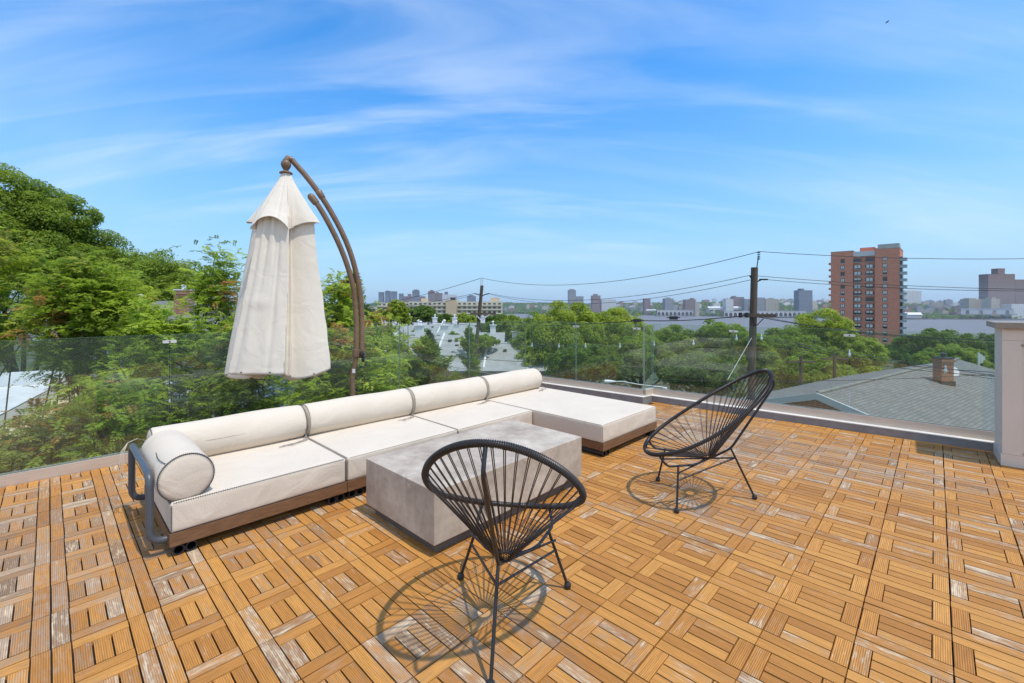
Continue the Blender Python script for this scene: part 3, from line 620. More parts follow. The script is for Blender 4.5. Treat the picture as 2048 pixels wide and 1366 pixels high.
def chair():
    e = empty('string_chair', (0, 0, 0), 0)
    # local frame: x runs backwards from the line of the front feet, z up; y to the side
    NR = 96
    tilt = math.atan2(.60, .86); c0 = Vector((.285, 0, .638)); A, B = .532, .346
    ax = Vector((math.cos(tilt), 0, math.sin(tilt))); nz = Vector((-math.sin(tilt), 0, math.cos(tilt)))
    def rim(a):
        c, s = math.cos(a), math.sin(a)
        w = B * (1 + .10 * -c * 1) * s                                     # egg: a little wider towards the front
        return c0 + ax * (A * c) + Vector((0, w, 0)) + nz * (.035 * s * s * -1.0)
    b = MB(); P = [rim(2 * math.pi * i / NR) for i in range(NR)]; b.tube(P, .0120, 12, closed=True)
    o = b.build('rim', M['pvc'], e)
    w_ = MB()                       # cord wound round the rim
    NW = 1500; turns = 250; pts = []
    for i in range(NW):
        a = 2 * math.pi * i / NW; p = rim(a); t = (rim(a + .01) - rim(a - .01)).normalized(); x = t.cross(Vector((0, 0, 1))).normalized(); y = x.cross(t)
        ph = 2 * math.pi * turns * i / NW
        pts.append(p + (x * math.cos(ph) + y * math.sin(ph)) * .0155)
    # rings instead of a helix keep the winding even
    for i in range(turns):
        a = 2 * math.pi * i / turns; p = rim(a); t = (rim(a + .01) - rim(a - .01)).normalized(); x = t.cross(Vector((0, 0, 1))).normalized(); y = x.cross(t)
        w_.tube([p + (x * math.cos(q) + y * math.sin(q)) * .0132 + t * (.0016 * math.sin(q)) for q in np.linspace(0, 2 * math.pi, 8, endpoint=False)], .0031, 4, closed=True)
    w_.build('rim_winding', M['pvc'], o)
    hub = Vector((.293, 0, .302)); HR = .036
    b = MB(); b.tube([hub + Vector((HR * math.cos(a), HR * math.sin(a), 0)) for a in np.linspace(0, 2 * math.pi, 28, endpoint=False)], .006, 8, closed=True)
    b.build('hub_ring', M['pvc'], e)
    b = MB(); NC = 44
    for i in range(NC):
        a = 2 * math.pi * (i + .5) / NC
        for da in (-.011, .011):
            p = rim(a + da); 
            # cords run down to the hub ring, each landing on the near side of the ring
            q = Vector((p.x - hub.x, p.y, 0)).normalized(); ah = math.atan2(q.y, q.x) * .0 + a
            h = hub + Vector((HR * math.cos(ah), HR * math.sin(ah), .004 if da > 0 else -.004))
            n = (c0 - p).normalized()
            b.tube([p + nz * -.010, p.lerp(h, .5) + Vector((0, 0, -.003)), h], .0021, 6)
    b.build('cord_web', M['pvc'], e)
    # rear rod: from the top of the rim, back and down to the knee, then the rear leg
    top = rim(0)
    b = MB(); elbow = Vector((.775, 0, .850)); knee = Vector((.462, 0, .366)); foot = Vector((.630, 0, .014))
    def soft(P, r=.03):
        out = [Vector(P[0])]
        for i in range(1, len(P) - 1):
            a_, c_, d_ = Vector(P[i - 1]), Vector(P[i]), Vector(P[i + 1]); r1 = min(r, (a_ - c_).length * .45); r2 = min(r, (d_ - c_).length * .45)
            p0 = c_ + (a_ - c_).normalized() * r1; p1 = c_ + (d_ - c_).normalized() * r2
            out += [p0 * (1 - t) ** 2 + c_ * 2 * t * (1 - t) + p1 * t * t for t in np.linspace(0, 1, 6)]
        return out + [Vector(P[-1])]
    b.tube(soft([top + ax * -.0 + Vector((0, 0, -.004)), elbow, knee, hub + Vector((HR, 0, -.004))], .04), .0085, 12)
    b.build('back_rod', M['tube_black'], e)
    b = MB(); b.tube([knee + Vector((-.004, 0, .01)), foot], .0075, 12); lg = b.build('leg', M['tube_black'], e)
    b = MB(); b.lathe([(.010, .018), (.0165, .010), (.018, 0), (.015, -.012), (.006, -.014)], foot, 14); b.build('foot', M['dark'], lg)
    jr = knee.lerp(foot, .19)
    for s in (1, -1):
        tp = Vector((.035, .185 * s, .292)); ft = Vector((0, .276 * s, .014))
        b = MB(); b.tube([tp, ft], .0075, 12); lg = b.build('leg', M['tube_black'], e)
        b = MB(); b.lathe([(.010, .018), (.0165, .010), (.018, 0), (.015, -.012), (.006, -.014)], ft, 14); b.build('foot', M['dark'], lg)
        rf = rim(math.pi - .50 * s)
        b = MB(); b.tube(soft([rf + Vector((.0, 0, -.012)), Vector((-.045, .20 * s, .288)), Vector((.15, .14 * s, .286)), Vector((.21, .10 * s, .288)), hub + Vector((-HR * .6, HR * .7 * s, -.003))], .035), .0080, 10)
        b.build('seat_support', M['tube_black'], e)
        jf = tp.lerp(ft, .33)
        b = MB(); b.tube([jf, jr], .0058, 10); b.tube([jf + Vector((0, 0, .05)), hub + Vector((0, HR * s, -.004))], .0055, 8); b.build('stretcher', M['tube_black'], e)
    return e
def copy_tree(o, parent=None):
    c = o.copy(); COL.objects.link(c); c.parent = parent
    for ch in list(o.children): copy_tree(ch, c)
    return c
c1 = chair()
tag(c1, 'black string lounge chair in front, seen from behind, facing the coffee table', 'chair', 'black string lounge chairs on the deck')
c2 = copy_tree(c1)
def place(e, mid, back):
    e.location = (mid[0], mid[1], 0); e.rotation_euler = (0, 0, math.atan2(back[1], back[0]))
place(c1, (.007, 2.2735), (-.0816, -.5865)); place(c2, (1.157, 3.318), (.613, -.057))
c2['label'] = 'black string lounge chair in side view by the right-hand railing, facing left'

def umbrella():
    Dt, Dm = 4.45, 4.78
    def dep(y): return Dt + (Dm - Dt) * max(0, min(1, (y - 320) / 300))
    base = at(706, 790, Dm); e = empty('cantilever_umbrella', (base.x, base.y, 0), 0, 'closed cream cantilever umbrella hanging from a curved bronze arm behind the sofa', 'umbrella')
    o0 = e.location
    def curve(P, n=6):
        Q = []; P = [Vector(p) for p in P]
        for i in range(len(P) - 1):
            p0, p1, p2, p3 = P[max(i - 1, 0)], P[i], P[i + 1], P[min(i + 2, len(P) - 1)]
            for t in np.linspace(0, 1, n, endpoint=False):
                Q.append(.5 * ((2 * p1) + (p2 - p0) * t + (2 * p0 - 5 * p1 + 4 * p2 - p3) * t * t + (3 * p1 - p0 - 3 * p2 + p3) * t ** 3))
        return Q + [P[-1]]
    outer = [(583.8, 319.5), (596, 334), (609.5, 349), (637, 384.8), (661, 422), (684.6, 466), (702, 509), (714, 553), (721, 596), (723.5, 636), (724, 675), (723, 716)]
    inner = [(623, 394.6), (637, 412), (657, 446), (676.7, 485.5), (692.5, 525), (704, 564.6), (710, 604), (712.5, 643.7), (712.5, 680), (712, 710), (709, 733), (705, 752), (705.5, 790)]
    b = MB(); b.tube(curve([at(x, y, dep(y) + .03) for x, y in outer]), .0275, 16); b.build('arm', M['bronze'], e, origin=o0)
    b = MB(); P = curve([at(x, y, dep(y)) for x, y in inner]); pb = P[-1]; P += [Vector((pb.x, pb.y, .30)), Vector((pb.x, pb.y, .06))]
    b.tube(P, .027, 16); b.build('mast', M['bronze'], e, origin=o0)
    b = MB()       # rounded end of the inner tube, collars and clamp
    p = at(623, 394.6, dep(394)); q = at(637, 412, dep(412)); dr = (p - q).normalized()
    Mx = dr.to_track_quat('Z', 'Y').to_matrix()
    b.lathe([(.034, -.075), (.036, -.05), (.037, 0), (.033, .02), (.022, .034), (.006, .04)], p, 20, M=Mx)
    p = at(640, 388, dep(388) + .03); q = at(655, 412, dep(412) + .03); Mx = (p - q).normalized().to_track_quat('Z', 'Y').to_matrix()
    b.lathe([(.029, -.05), (.033, -.045), (.034, .03), (.029, .035)], p, 20, M=Mx)
    b.build('joint', M['bronze'], e, origin=o0)
    b = MB(); pc = at(712, 706, Dm); b.lathe([(.029, -.04), (.036, -.038), (.037, .038), (.029, .04)], pc, 22)
    b.box(pc + Vector((.055, .01, 0)), (.07, .05, .06)); b.build('clamp', M['bronze'], e, origin=o0)
    b = MB(); pk = at(724, 708, Dm - .045); b.lathe([(.012, -.02), (.026, -.012), (.028, .012), (.012, .02)], pk, 14, M=Matrix.Rotation(R(90), 3, 'X')); b.lathe([(.010, 0), (.017, -.02), (.017, -.055), (.008, -.07)], pk + Vector((.004, .02, -.02)), 14)
    b.build('crank_knob', M['dark'], e, origin=o0)
    b = MB(); b.box((pb.x, pb.y, .015), (.7, .7, .05)); b.box((pb.x, pb.y, .06), (.16, .16, .05)); b.build('base_plate', M['bronze'], e, origin=o0)
    b = MB(); pw = at(707.5, 742, Dm - .027); b.box(pw, (.03, .004, .045)); b.build('sticker', M['white_paint'], e, origin=o0)
    # ball hub
    hb = at(572, 329, Dt); b = MB()
    b.lathe([(.004, .050), (.028, .042), (.046, .018), (.047, -.012), (.034, -.040), (.024, -.052), (.024, -.068), (.050, -.074), (.062, -.084), (.062, -.090), (.03, -.094)], hb, 28)
    b.tube([hb + Vector((0, 0, .03)), at(576, 317, Dt + .01), at(583.8, 319.5, Dt + .03)], .033, 14)
    b.build('hub', M['bronze'], e, origin=o0)
    b = MB(); b.tube([hb + Vector((0, 0, -.09)), Vector((hb.x, hb.y, .80))], .018, 10); b.build('pole', M['bronze'], e, origin=o0)
    ctr = lambda z: Vector((hb.x + (-.078 * (1 - max(0, min(1, (z - .7) / 2.0)))), hb.y, z))
    NT = 288
    def fold(a, z, t, dep, seed):
        # six ribs: two carry the broad front panel, the cloth beside them is drawn in deep
        aa = a + .035 * math.sin(z * 2.1 + seed); u = (aa + 2 * math.pi / 3) / (math.pi / 3); k = int(math.floor(u)) % 6; ph = u - math.floor(u)
        dmax = (.12, .62, .42, .45, .42, .62)[k] * dep; v = (.5, .27, .5, .5, .5, .73)[k]
        w = ph ** (math.log(.5) / math.log(v)) if v != .5 else ph
        sh = math.sin(math.pi * min(1, max(0, w))) ** .85
        f = 1 - dmax * sh
        if k == 0: f += .035 * math.exp(-((ph - .30) / .10) ** 2) * t - .05 * math.exp(-((ph - .72) / .05) ** 2) * (1 - .6 * t) - .04 * math.exp(-((ph - .12) / .05) ** 2) * (1 - .5 * t) - .16 * math.exp(-((ph - .33) / .07) ** 2) * (1 - t) ** 2 * dep - .12 * math.exp(-((ph - .62) / .05) ** 2) * (1 - t) ** 3 * dep
        elif k in (1, 5): f += .10 * math.exp(-((w - .5) / .06) ** 2) * dep
        return f, ph, k
    def cloth(name, ztop, zbot, rad, depth, seed, nzs, hem, thick=.004, hemwave=0):
        vs = []; zs = np.linspace(0, 1, nzs)
        for t in zs:
            for j in range(NT):
                a = 2 * math.pi * j / NT
                z0 = ztop + (zbot - ztop) * t
                f, ph, k = fold(a, z0, t, depth(t), seed)
                r = rad(t) * f
                r += .0015 * math.sin(19 * a + 9 * z0) * t + .004 * math.sin(7 * a - 5 * z0 + seed) * t + .010 * math.exp(-((z0 - 1.45) / .05) ** 2) * math.exp(-((a - 4.6) / .25) ** 2)
                z = z0 + hem(ph, k, a) * t ** 3
                c = ctr(z); vs.append((c.x + r * math.cos(a) * 1.0, c.y + r * math.sin(a) * .82, z))
        fs = [(i * NT + j, (i + 1) * NT + j, (i + 1) * NT + (j + 1) % NT, i * NT + (j + 1) % NT) for i in range(nzs - 1) for j in range(NT)]
        b = MB(); b.add(vs, fs, 0, True); o = b.build(name, M['canvas_umb'], e, origin=o0, auto=False)
        m = o.modifiers.new('thickness', 'SOLIDIFY'); m.thickness = .003; m.offset = -1
        return o, vs
    # main canopy
    def rm(t):
        z = 2.45 + (.77 - 2.45) * t
        return np.interp(t, [0, .12, .3, .6, .85, 1], [.16, .30, .335, .425, .495, .530])
    main, vs = cloth('canopy', 2.48, .79, rm, lambda t: 1.0 - .15 * t, .6, 90, lambda ph, k, a: -.085 * math.sin(math.pi * ph) ** .8 * (0 if k == 0 else 1) - .085 * max(0, math.sin(a)))
    def rf(t): return np.interp(t, [0, .15, .5, .85, 1], [.045, .085, .205, .325, .370])
    flap, vf = cloth('vent_flap', hb.z - .092, 2.185, rf, lambda t: .25 + .55 * t, 2.2, 50, lambda ph, k, a: (.13 if k == 0 else .02) * math.sin(math.pi * ph) ** .7 - .05 + .11 * abs(math.cos(a)) ** 4)
    for j in range(0, NT, 24):
        b = MB(); v = Vector(vs[-NT + j + 12]) ; b.lathe([(.001, -.004), (.006, -.004), (.006, .004), (.001, .004)], v + Vector((0, -.004, .02)), 8, M=Matrix.Rotation(R(90), 3, 'X'))
        b.build('hem_button', M['dark'], main, origin=o0)
umbrella()

# ------------------------------------------------------------------ land and water
def gh(x, y):
    """height of the ground"""
    near = float(np.interp(y, [-400, 0, 50, 120, 200, 350, 600, 740, 780, 4000], [-10, -11, -12, -16.5, -20.5, -31, -52, -59, -64, -66]))
    bank = float(np.interp(x, [-3000, 0, 800, 1322, 1637, 2100, 5000], [3100, 2900, 2560, 2030, 1860, 1800, 1650]))
    s = y - bank
    if s > -30:
        far = float(np.interp(s, [-30, 0, 25, 120, 400, 900, 1500, 8000], [-64, -60.5, -57.5, -54, -30, 6, 14, 12]))
        far += (3.5 * math.sin(x * .006 + 1) + 2.5 * math.sin(x * .017 + y * .004)) * max(0, min(1, (s - 100) / 500))
        near = max(near, far)
    return near
def terrain():
    ys = [-400, -100, -20, 0, 20, 40, 60, 90, 120, 160, 200, 260, 350, 480, 600, 700, 760, 900, 1200, 1500, 1650] + list(range(1700, 4300, 45)) + [4600, 5200, 6500]
    xs = [-5000, -3500, -2400, -1700, -1200, -800, -500, -300, -200, -120, -60, -30, 0, 30, 60, 120, 200, 300] + list(range(380, 4000, 70)) + [4400, 5000]
    vs = [(x, y, gh(x, y)) for y in ys for x in xs]; n = len(xs)
    fs = [(j * n + i, j * n + i + 1, (j + 1) * n + i + 1, (j + 1) * n + i) for j in range(len(ys) - 1) for i in range(n - 1)]
    b = MB(); b.add(vs, fs, 0, True)
    m = noisy('ground_cover', (.045, .075, .025), (.10, .10, .06), .05, .95, lo=.4, hi=.62, detail=10)
    tag(b.build('ground', m, auto=False), kind='structure')
    b = MB(); b.add([(-4990, 600, -60), (4990, 600, -60), (4990, 3400, -60), (-4990, 3400, -60)], [(0, 1, 2, 3)])
    w = noisy('river_water', (.20, .19, .175), (.165, .16, .15), .01, .55, .4, .35, lo=.3, hi=.7, spec=.18, stretch=(1, 2.5, 1))
    tag(b.build('river', w, auto=False), kind='structure')
terrain()

# ------------------------------------------------------------------ foliage
def leaves_mesh(name, C, N_, T, size, cols, shape=(1.0, .45)):
    """one four-cornered leaf per row: centre, normal, long axis"""
    n = len(C); B_ = np.cross(N_, T); B_ /= (np.linalg.norm(B_, axis=1, keepdims=True) + 1e-9)
    sz = size[:, None]; a = T * sz * shape[0] * .5; w = B_ * sz * shape[1] * .5; up = N_ * sz * .08
    V = np.stack([C - a, C + w + up - a * .1, C + a, C - w + up - a * .1], 1).reshape(-1, 3)
    me = bpy.data.meshes.new(name); me.vertices.add(4 * n); me.vertices.foreach_set('co', V.ravel().astype(np.float32))
    me.loops.add(4 * n); me.loops.foreach_set('vertex_index', np.arange(4 * n, dtype=np.int32))
    me.polygons.add(n); me.polygons.foreach_set('loop_start', (np.arange(n) * 4).astype(np.int32)); me.polygons.foreach_set('loop_total', np.full(n, 4, np.int32))
    ca = me.color_attributes.new('leafcol', 'FLOAT_COLOR', 'CORNER')
    cc = np.concatenate([np.repeat(cols, 4, 0), np.ones((4 * n, 1))], 1); ca.data.foreach_set('color', cc.ravel().astype(np.float32))
    me.update(calc_edges=True); me.materials.append(M['leaf']); return me
def unit(a): return a / (np.linalg.norm(a, axis=-1, keepdims=True) + 1e-9)
def rdir(g, n): return unit(g.normal(size=(n, 3)))
GREENS = {'dark': [(.07, .125, .014), (.115, .19, .02), (.17, .25, .03)], 'mid': [(.115, .185, .016), (.19, .275, .026), (.27, .345, .04)],
          'bright': [(.17, .24, .02), (.265, .345, .032), (.36, .42, .055)], 'olive': [(.15, .18, .03), (.21, .245, .04), (.28, .29, .06)],
          'pine': [(.045, .09, .028), (.075, .13, .04), (.115, .18, .055)], 'blue': [(.045, .08, .045), (.07, .115, .062), (.105, .155, .085)]}
def crown(name, ells, n, size, pal, seed, clump=.22, nclump=46, shape=(1.0, .5), tips=None, droop=0.0, parent=None, upb=.6, cvar=.30):
    """leaves gathered in clumps over a set of ellipsoids (cx,cy,cz,rx,ry,rz)"""
    g = np.random.default_rng(seed); E = np.array(ells, float); wt = (E[:, 3] * E[:, 5] + E[:, 3] * E[:, 4]); wt = wt / wt.sum()
    P = np.array(GREENS[pal]); CC = []; CR = []; CO = []; CN = []
    for e, w in zip(E, wt):
        m = max(5, int(nclump * len(E) * w)); d = rdir(g, m); d[:, 2] = np.abs(d[:, 2]) * .9 - .25 * g.random(m); d = unit(d)
        rad = .50 + .50 * g.random(m) ** .6
        CC.append(e[:3] + d * e[3:6] * rad[:, None]); CR.append(np.full(m, clump) * e[3:6].mean() * (.65 + .8 * g.random(m)))
        CN.append(d); t = g.random(m); CO.append(t)
    CC = np.concatenate(CC); CR = np.concatenate(CR); CN = np.concatenate(CN); CO = np.concatenate(CO)
    n = int(n * 1.9); k = g.choice(len(CC), n, p=(CR ** 2) / (CR ** 2).sum()); d = rdir(g, n); d = unit(d + CN[k] * .5 + np.array([0, 0, .3]))
    r = g.random(n) ** .35
    C = CC[k] + d * CR[k][:, None] * r[:, None] * np.array([1, 1, .75]); C[:, 2] -= droop * g.random(n) * CR[k]
    N_ = unit(d * .9 + rdir(g, n) * .85 + np.array([0, 0, upb])); T = unit(np.cross(N_, rdir(g, n)))
    if droop: T[:, 2] -= .6; T = unit(T - N_ * (T * N_).sum(1, keepdims=True))
    f = np.clip(CO[k] * .55 + g.random(n) * .6, 0, 1) * 1.98; i0 = f.astype(int); fr = (f - i0)[:, None]
    cols = P[i0] * (1 - fr) + P[np.minimum(i0 + 1, 2)] * fr; cols = cols * (1 - cvar / 2 + cvar * g.random((n, 1)))
    if tips:
        hot = (CO[k] > 1 - tips[0]) & (r > .55); cols[hot] = np.array(tips[1]) * (.7 + .6 * g.random((hot.sum(), 1)))
    me = leaves_mesh(name, C, N_, T, size * (.6 + .8 * g.random(n)), cols, shape)
    o = bpy.data.objects.new(name, me); COL.objects.link(o)
    if parent: o.parent = parent
    return o, CC
def trunk(b, base, top, r0, r1, targets, rg, nl=7):
    base, top = Vector(base), Vector(top); n = 9; P = []
    w = Vector((rg.uniform(-1, 1), rg.uniform(-1, 1), 0)) * (top - base).length * .03
    for i in range(n): t = i / (n - 1); P.append(base.lerp(top, t) + w * math.sin(t * 5))
    b.tube(P, r0, 9, rfun=lambda t: 1 + (r1 / r0 - 1) * t)
    for q in range(nl):
        if not len(targets): break
        tg = Vector(targets[rg.randrange(len(targets))]); s = P[rg.randrange(3, n)]
        if (tg - s).length < .1: continue
        mid = s.lerp(tg, .5) + Vector((0, 0, -.08 * (tg - s).length)) + Vector((rg.uniform(-1, 1), rg.uniform(-1, 1), rg.uniform(-.5, 1))) * (tg - s).length * .08
        Q = [s.lerp(mid, t / 3) for t in range(3)] + [mid.lerp(tg, t / 3) for t in range(4)]
        b.tube(Q, r1 * 1.15, 6, rfun=lambda t: 1 - .75 * t)
def tree(name, label, px, D, ztop, zbot, wid, pal, seed, n=14000, size=None, lobes=6, cat='tree', group=None, base=None, **kw):
    """tree whose crown is centred on photo column px at distance D"""
    rg = random.Random(seed); x = (px - CX) * D / F; H = ztop - zbot; g0 = gh(x, D) if base is None else base
    e = empty(name, (x, D, g0), 0, label, cat, group); ells = []
    rw = wid / 2
    ells.append((0, 0, (ztop + zbot) / 2 + H * .02 - g0, rw * .80, rw * .75, H * .46))
    for i in range(lobes):
        a = 2 * math.pi * (i + rg.random() * .7) / lobes; rr = rw * rg.uniform(.42, .62); hz = rg.uniform(.22, .78)
        lr = rw * rg.uniform(.34, .50); ells.append((rr * math.cos(a), rr * math.sin(a), zbot + H * hz - g0, lr, lr, min(lr * .9, H * .32)))
    o, CC = crown('crown', ells, n, size or max(.10, D * .0065), pal, seed, parent=e, **kw)
    b = MB(); trunk(b, (0, 0, -.3), (0, 0, zbot + H * .6 - g0), max(.10, rw * .075), max(.04, rw * .03), [c for c in CC], rg, 12); b.build('trunk', M['bark'], e)
    return e
def Z(py, D): return EYE - (py - HY) * D / F

# feathery near trees: sprays of compound leaves on arching twigs
def spray_tree(label, px, D, ztop, zbot, wid, seed, nfr=900, pal='bright', tips=.10, fl=.42, cat='tree'):
    g = np.random.default_rng(seed); rg = random.Random(seed); x = (px - CX) * D / F; g0 = gh(x, D); H = ztop - zbot; rw = wid / 2
    e = empty('locust_tree', (x, D, g0), 0, label, cat, 'feathery young trees beyond the left-hand glass')
    # branch clusters
    nc = 42; hh = g.random(nc) ** .8; a = g.random(nc) * 6.283; prof = np.sin(np.pi * np.clip(hh * .86 + .10, 0, 1)) ** .7
    rr = rw * prof * (.30 + .7 * g.random(nc)); CC = np.stack([rr * np.cos(a), rr * np.sin(a), zbot + hh * H - g0], 1); CR = .30 + .34 * g.random(nc); CT = g.random(nc)
    k = g.integers(0, nc, nfr); d = rdir(g, nfr); d[:, 2] = np.abs(d[:, 2]) * .8 - .1; d = unit(d)
    S_ = CC[k] + (rdir(g, nfr) * .9 + d * .3) * (CR[k] * 1.15 * g.random(nfr) ** .5)[:, None]; L_ = fl * (.6 + .7 * g.random(nfr)); dirs = unit(d * np.array([1, 1, .9]) + .5 * rdir(g, nfr) + np.array([0, 0, .2]))
    NL = 11; t = (np.arange(NL) + .7) / NL
    side_ = unit(np.cross(dirs, np.array([0, 0, 1.0]) + .3 * rdir(g, nfr)))
    Cs = []; Ns = []; Ts = []; Ss = []; Ks = []
    P = np.array(GREENS[pal]); tone = np.clip(CT[k] * .7 + g.random(nfr) * .45, 0, 1) * 1.98; i0 = tone.astype(int); fr = (tone - i0)[:, None]
    base = P[i0] * (1 - fr) + P[np.minimum(i0 + 1, 2)] * fr
    hot = (CT[k] > 1 - tips) & (hh[k] > .45); base[hot] = np.array([.30, .17, .05]) * (.7 + .5 * g.random((hot.sum(), 1)))
    yl = (CT[k] < tips * 1.1) & (hh[k] > .4); base[yl] = np.array([.30, .34, .06]) * (.8 + .4 * g.random((yl.sum(), 1)))
    for ti in t:
        p = S_ + dirs * (L_ * ti)[:, None] - np.array([0, 0, 1]) * (L_ * .45 * ti * ti)[:, None]
        tg = unit(dirs - np.array([0, 0, .9 * ti]))
        for s in (-1, 1):
            ln = L_ * .26 * math.sin(math.pi * (.18 + .78 * ti)) ** .6
            T = unit(side_ * s + tg * .55 - np.array([0, 0, .15])); nn = unit(np.cross(T, tg) * s + .35 * rdir(g, nfr)); nn[:, 2] = np.abs(nn[:, 2]) + .25; nn = unit(nn); T = unit(T - nn * (T * nn).sum(1, keepdims=True))
            Cs.append(p + T * (ln * .5)[:, None]); Ns.append(nn); Ts.append(T); Ss.append(ln); Ks.append(base * 1.15 * (.55 + .60 * CT[k][:, None] + .40 * g.random((nfr, 1))))
    me = leaves_mesh('crown', np.concatenate(Cs), np.concatenate(Ns), np.concatenate(Ts), np.concatenate(Ss), np.concatenate(Ks), (1.0, .36))
    o = bpy.data.objects.new('crown', me); COL.objects.link(o); o.parent = e
    b = MB(); trunk(b, (0, 0, -.3), (rg.uniform(-.2, .2), 0, zbot + H * .75 - g0), .11, .025, [c for c in CC], rg, 16); b.build('trunk', M['bark'], e)
    return e

# the big trees on the left
def big_left():
    D = 27
    rg = random.Random(4)
    for (lab, px, top, bot, hw, seed, n, pal, D) in (
        ('tallest dark green maple at the left edge of the photo', 10, 350, 660, 190, 11, 60000, 'mid', 27),
        ('broad green maple right of the tallest tree, its crown sloping down', 150, 455, 680, 150, 12, 34000, 'mid', 29),
        ('rounded maple behind the brick chimneys on the left', 262, 492, 690, 190, 13, 34000, 'mid', 31)):
        tree('maple_tree', lab, px, D, Z(top, D), Z(bot, D), hw * 1.6 * D / F, pal, seed, n, .17, 9, group='maples on the left', clump=.26, nclump=34, upb=.5)
    tree('maple_tree', 'low green maple between the chimney and the closed umbrella', 345, 30, Z(548, 30), Z(690, 30), 4.6, 'mid', 15, 12000, .17, 6, group='maples on the left')
big_left()
# near feathery trees
for lab, px, D, top, bot, wpx, seed, nfr, pal in (
    ('feathery young tree at the far left with bright yellow-green sprays', -45, 10.5, 470, 720, 230, 21, 950, 'bright'),
    ('feathery young tree with rusty orange tips, second from the left', 172, 10.2, 540, 735, 170, 22, 1000, 'mid'),
    ('feathery young tree left of the rear brick chimney', 232, 11.5, 560, 815, 170, 23, 950, 'bright'),
    ('feathery young tree right in front of the blue house wall', 318, 9.8, 634, 880, 180, 24, 900, 'mid'),
    ('tall thin feathery tree rising beside the closed umbrella', 436, 12.5, 512, 790, 96, 25, 700, 'mid'),
    ('low feathery tree just above the left channel of the railing', 75, 7.0, 866, 1020, 180, 26, 520, 'olive'),
    ('low feathery tree behind the arm bolster of the sofa', 232, 7.6, 800, 960, 130, 27, 480, 'mid'),
    ('dense feathery tree behind the lower part of the umbrella cloth', 500, 10.2, 665, 860, 190, 28, 900, 'mid'),
    ('yellow-green feathery tree just right of the umbrella cloth', 672, 14, 575, 760, 100, 29, 600, 'bright'),
    ('bushy bright green tree behind the umbrella mast', 700, 9.6, 690, 860, 180, 30, 900, 'bright'),
    ('bright feathery shrub right of the umbrella mast', 760, 13, 650, 800, 90, 31, 400, 'bright')):
    spray_tree(lab, px, D, Z(top, D), Z(bot, D), wpx * D / F, seed, int(nfr * 2.1), pal, .09 if px < 300 else .04, fl=.38 if D > 8 else .32)
# conifers
def conifer(label, px, D, top, bot, wpx, seed, pal='pine', n=9000, size=.22, g_='conifers beyond the deck'):
    g = np.random.default_rng(seed); x = (px - CX) * D / F; g0 = gh(x, D); zt, zb = Z(top, D), Z(bot, D); H = zt - zb; W_ = wpx * D / F / 2
    e = empty('conifer_tree', (x, D, g0), 0, label, 'tree', g_)
    nb = 70; hb = g.random(nb) ** .9; ab = g.random(nb) * 6.283; k = g.integers(0, nb, n); s = g.random(n) ** .7
    rad = W_ * (1 - hb[k]) ** .8 * s * (.7 + .5 * g.random(nb)[k]); z = zb + hb[k] * H - g0 + (.12 * s + .10 * s * s) * W_ - .03 * H
    C = np.stack([rad * np.cos(ab[k]), rad * np.sin(ab[k]), z], 1) + g.normal(size=(n, 3)) * size * .45
    T = unit(np.stack([np.cos(ab[k]), np.sin(ab[k]), .35 + 0 * rad], 1) + .6 * rdir(g, n)); N_ = unit(rdir(g, n) + np.array([0, 0, .6])); N_ = unit(N_ - T * (N_ * T).sum(1, keepdims=True))
    P = np.array(GREENS[pal]); f = g.random(n) * 1.98; i0 = f.astype(int); fr = (f - i0)[:, None]; cols = P[i0] * (1 - fr) + P[i0 + 1] * fr
    me = leaves_mesh('crown', C, N_, T, size * (.6 + .8 * g.random(n)), cols, (1, .3)); o = bpy.data.objects.new('crown', me); COL.objects.link(o); o.parent = e
    b = MB(); b.tube([(0, 0, -.3), (0, 0, (zt + zb) / 2 - g0), (0, 0, zt - g0)], max(.08, W_ * .06), 8, rfun=lambda t: 1 - .85 * t); b.build('trunk', M['bark'], e)
conifer('dark pine right behind the umbrella arm', 705, 34, 556, 665, 110, 41, 'pine', 9000, .30)
conifer('small blue-green spruce in front of the grey townhouse roofs', 858, 36, 664, 745, 70, 42, 'blue', 6000, .20)
conifer('wide pine with pale green needles behind the middle of the sofa', 852, 17, 692, 800, 190, 43, 'mid', 14000, .16)
conifer('pine beside the leaning utility pole, above the sofa back', 938, 30, 660, 790, 84, 44, 'mid', 11000, .18)
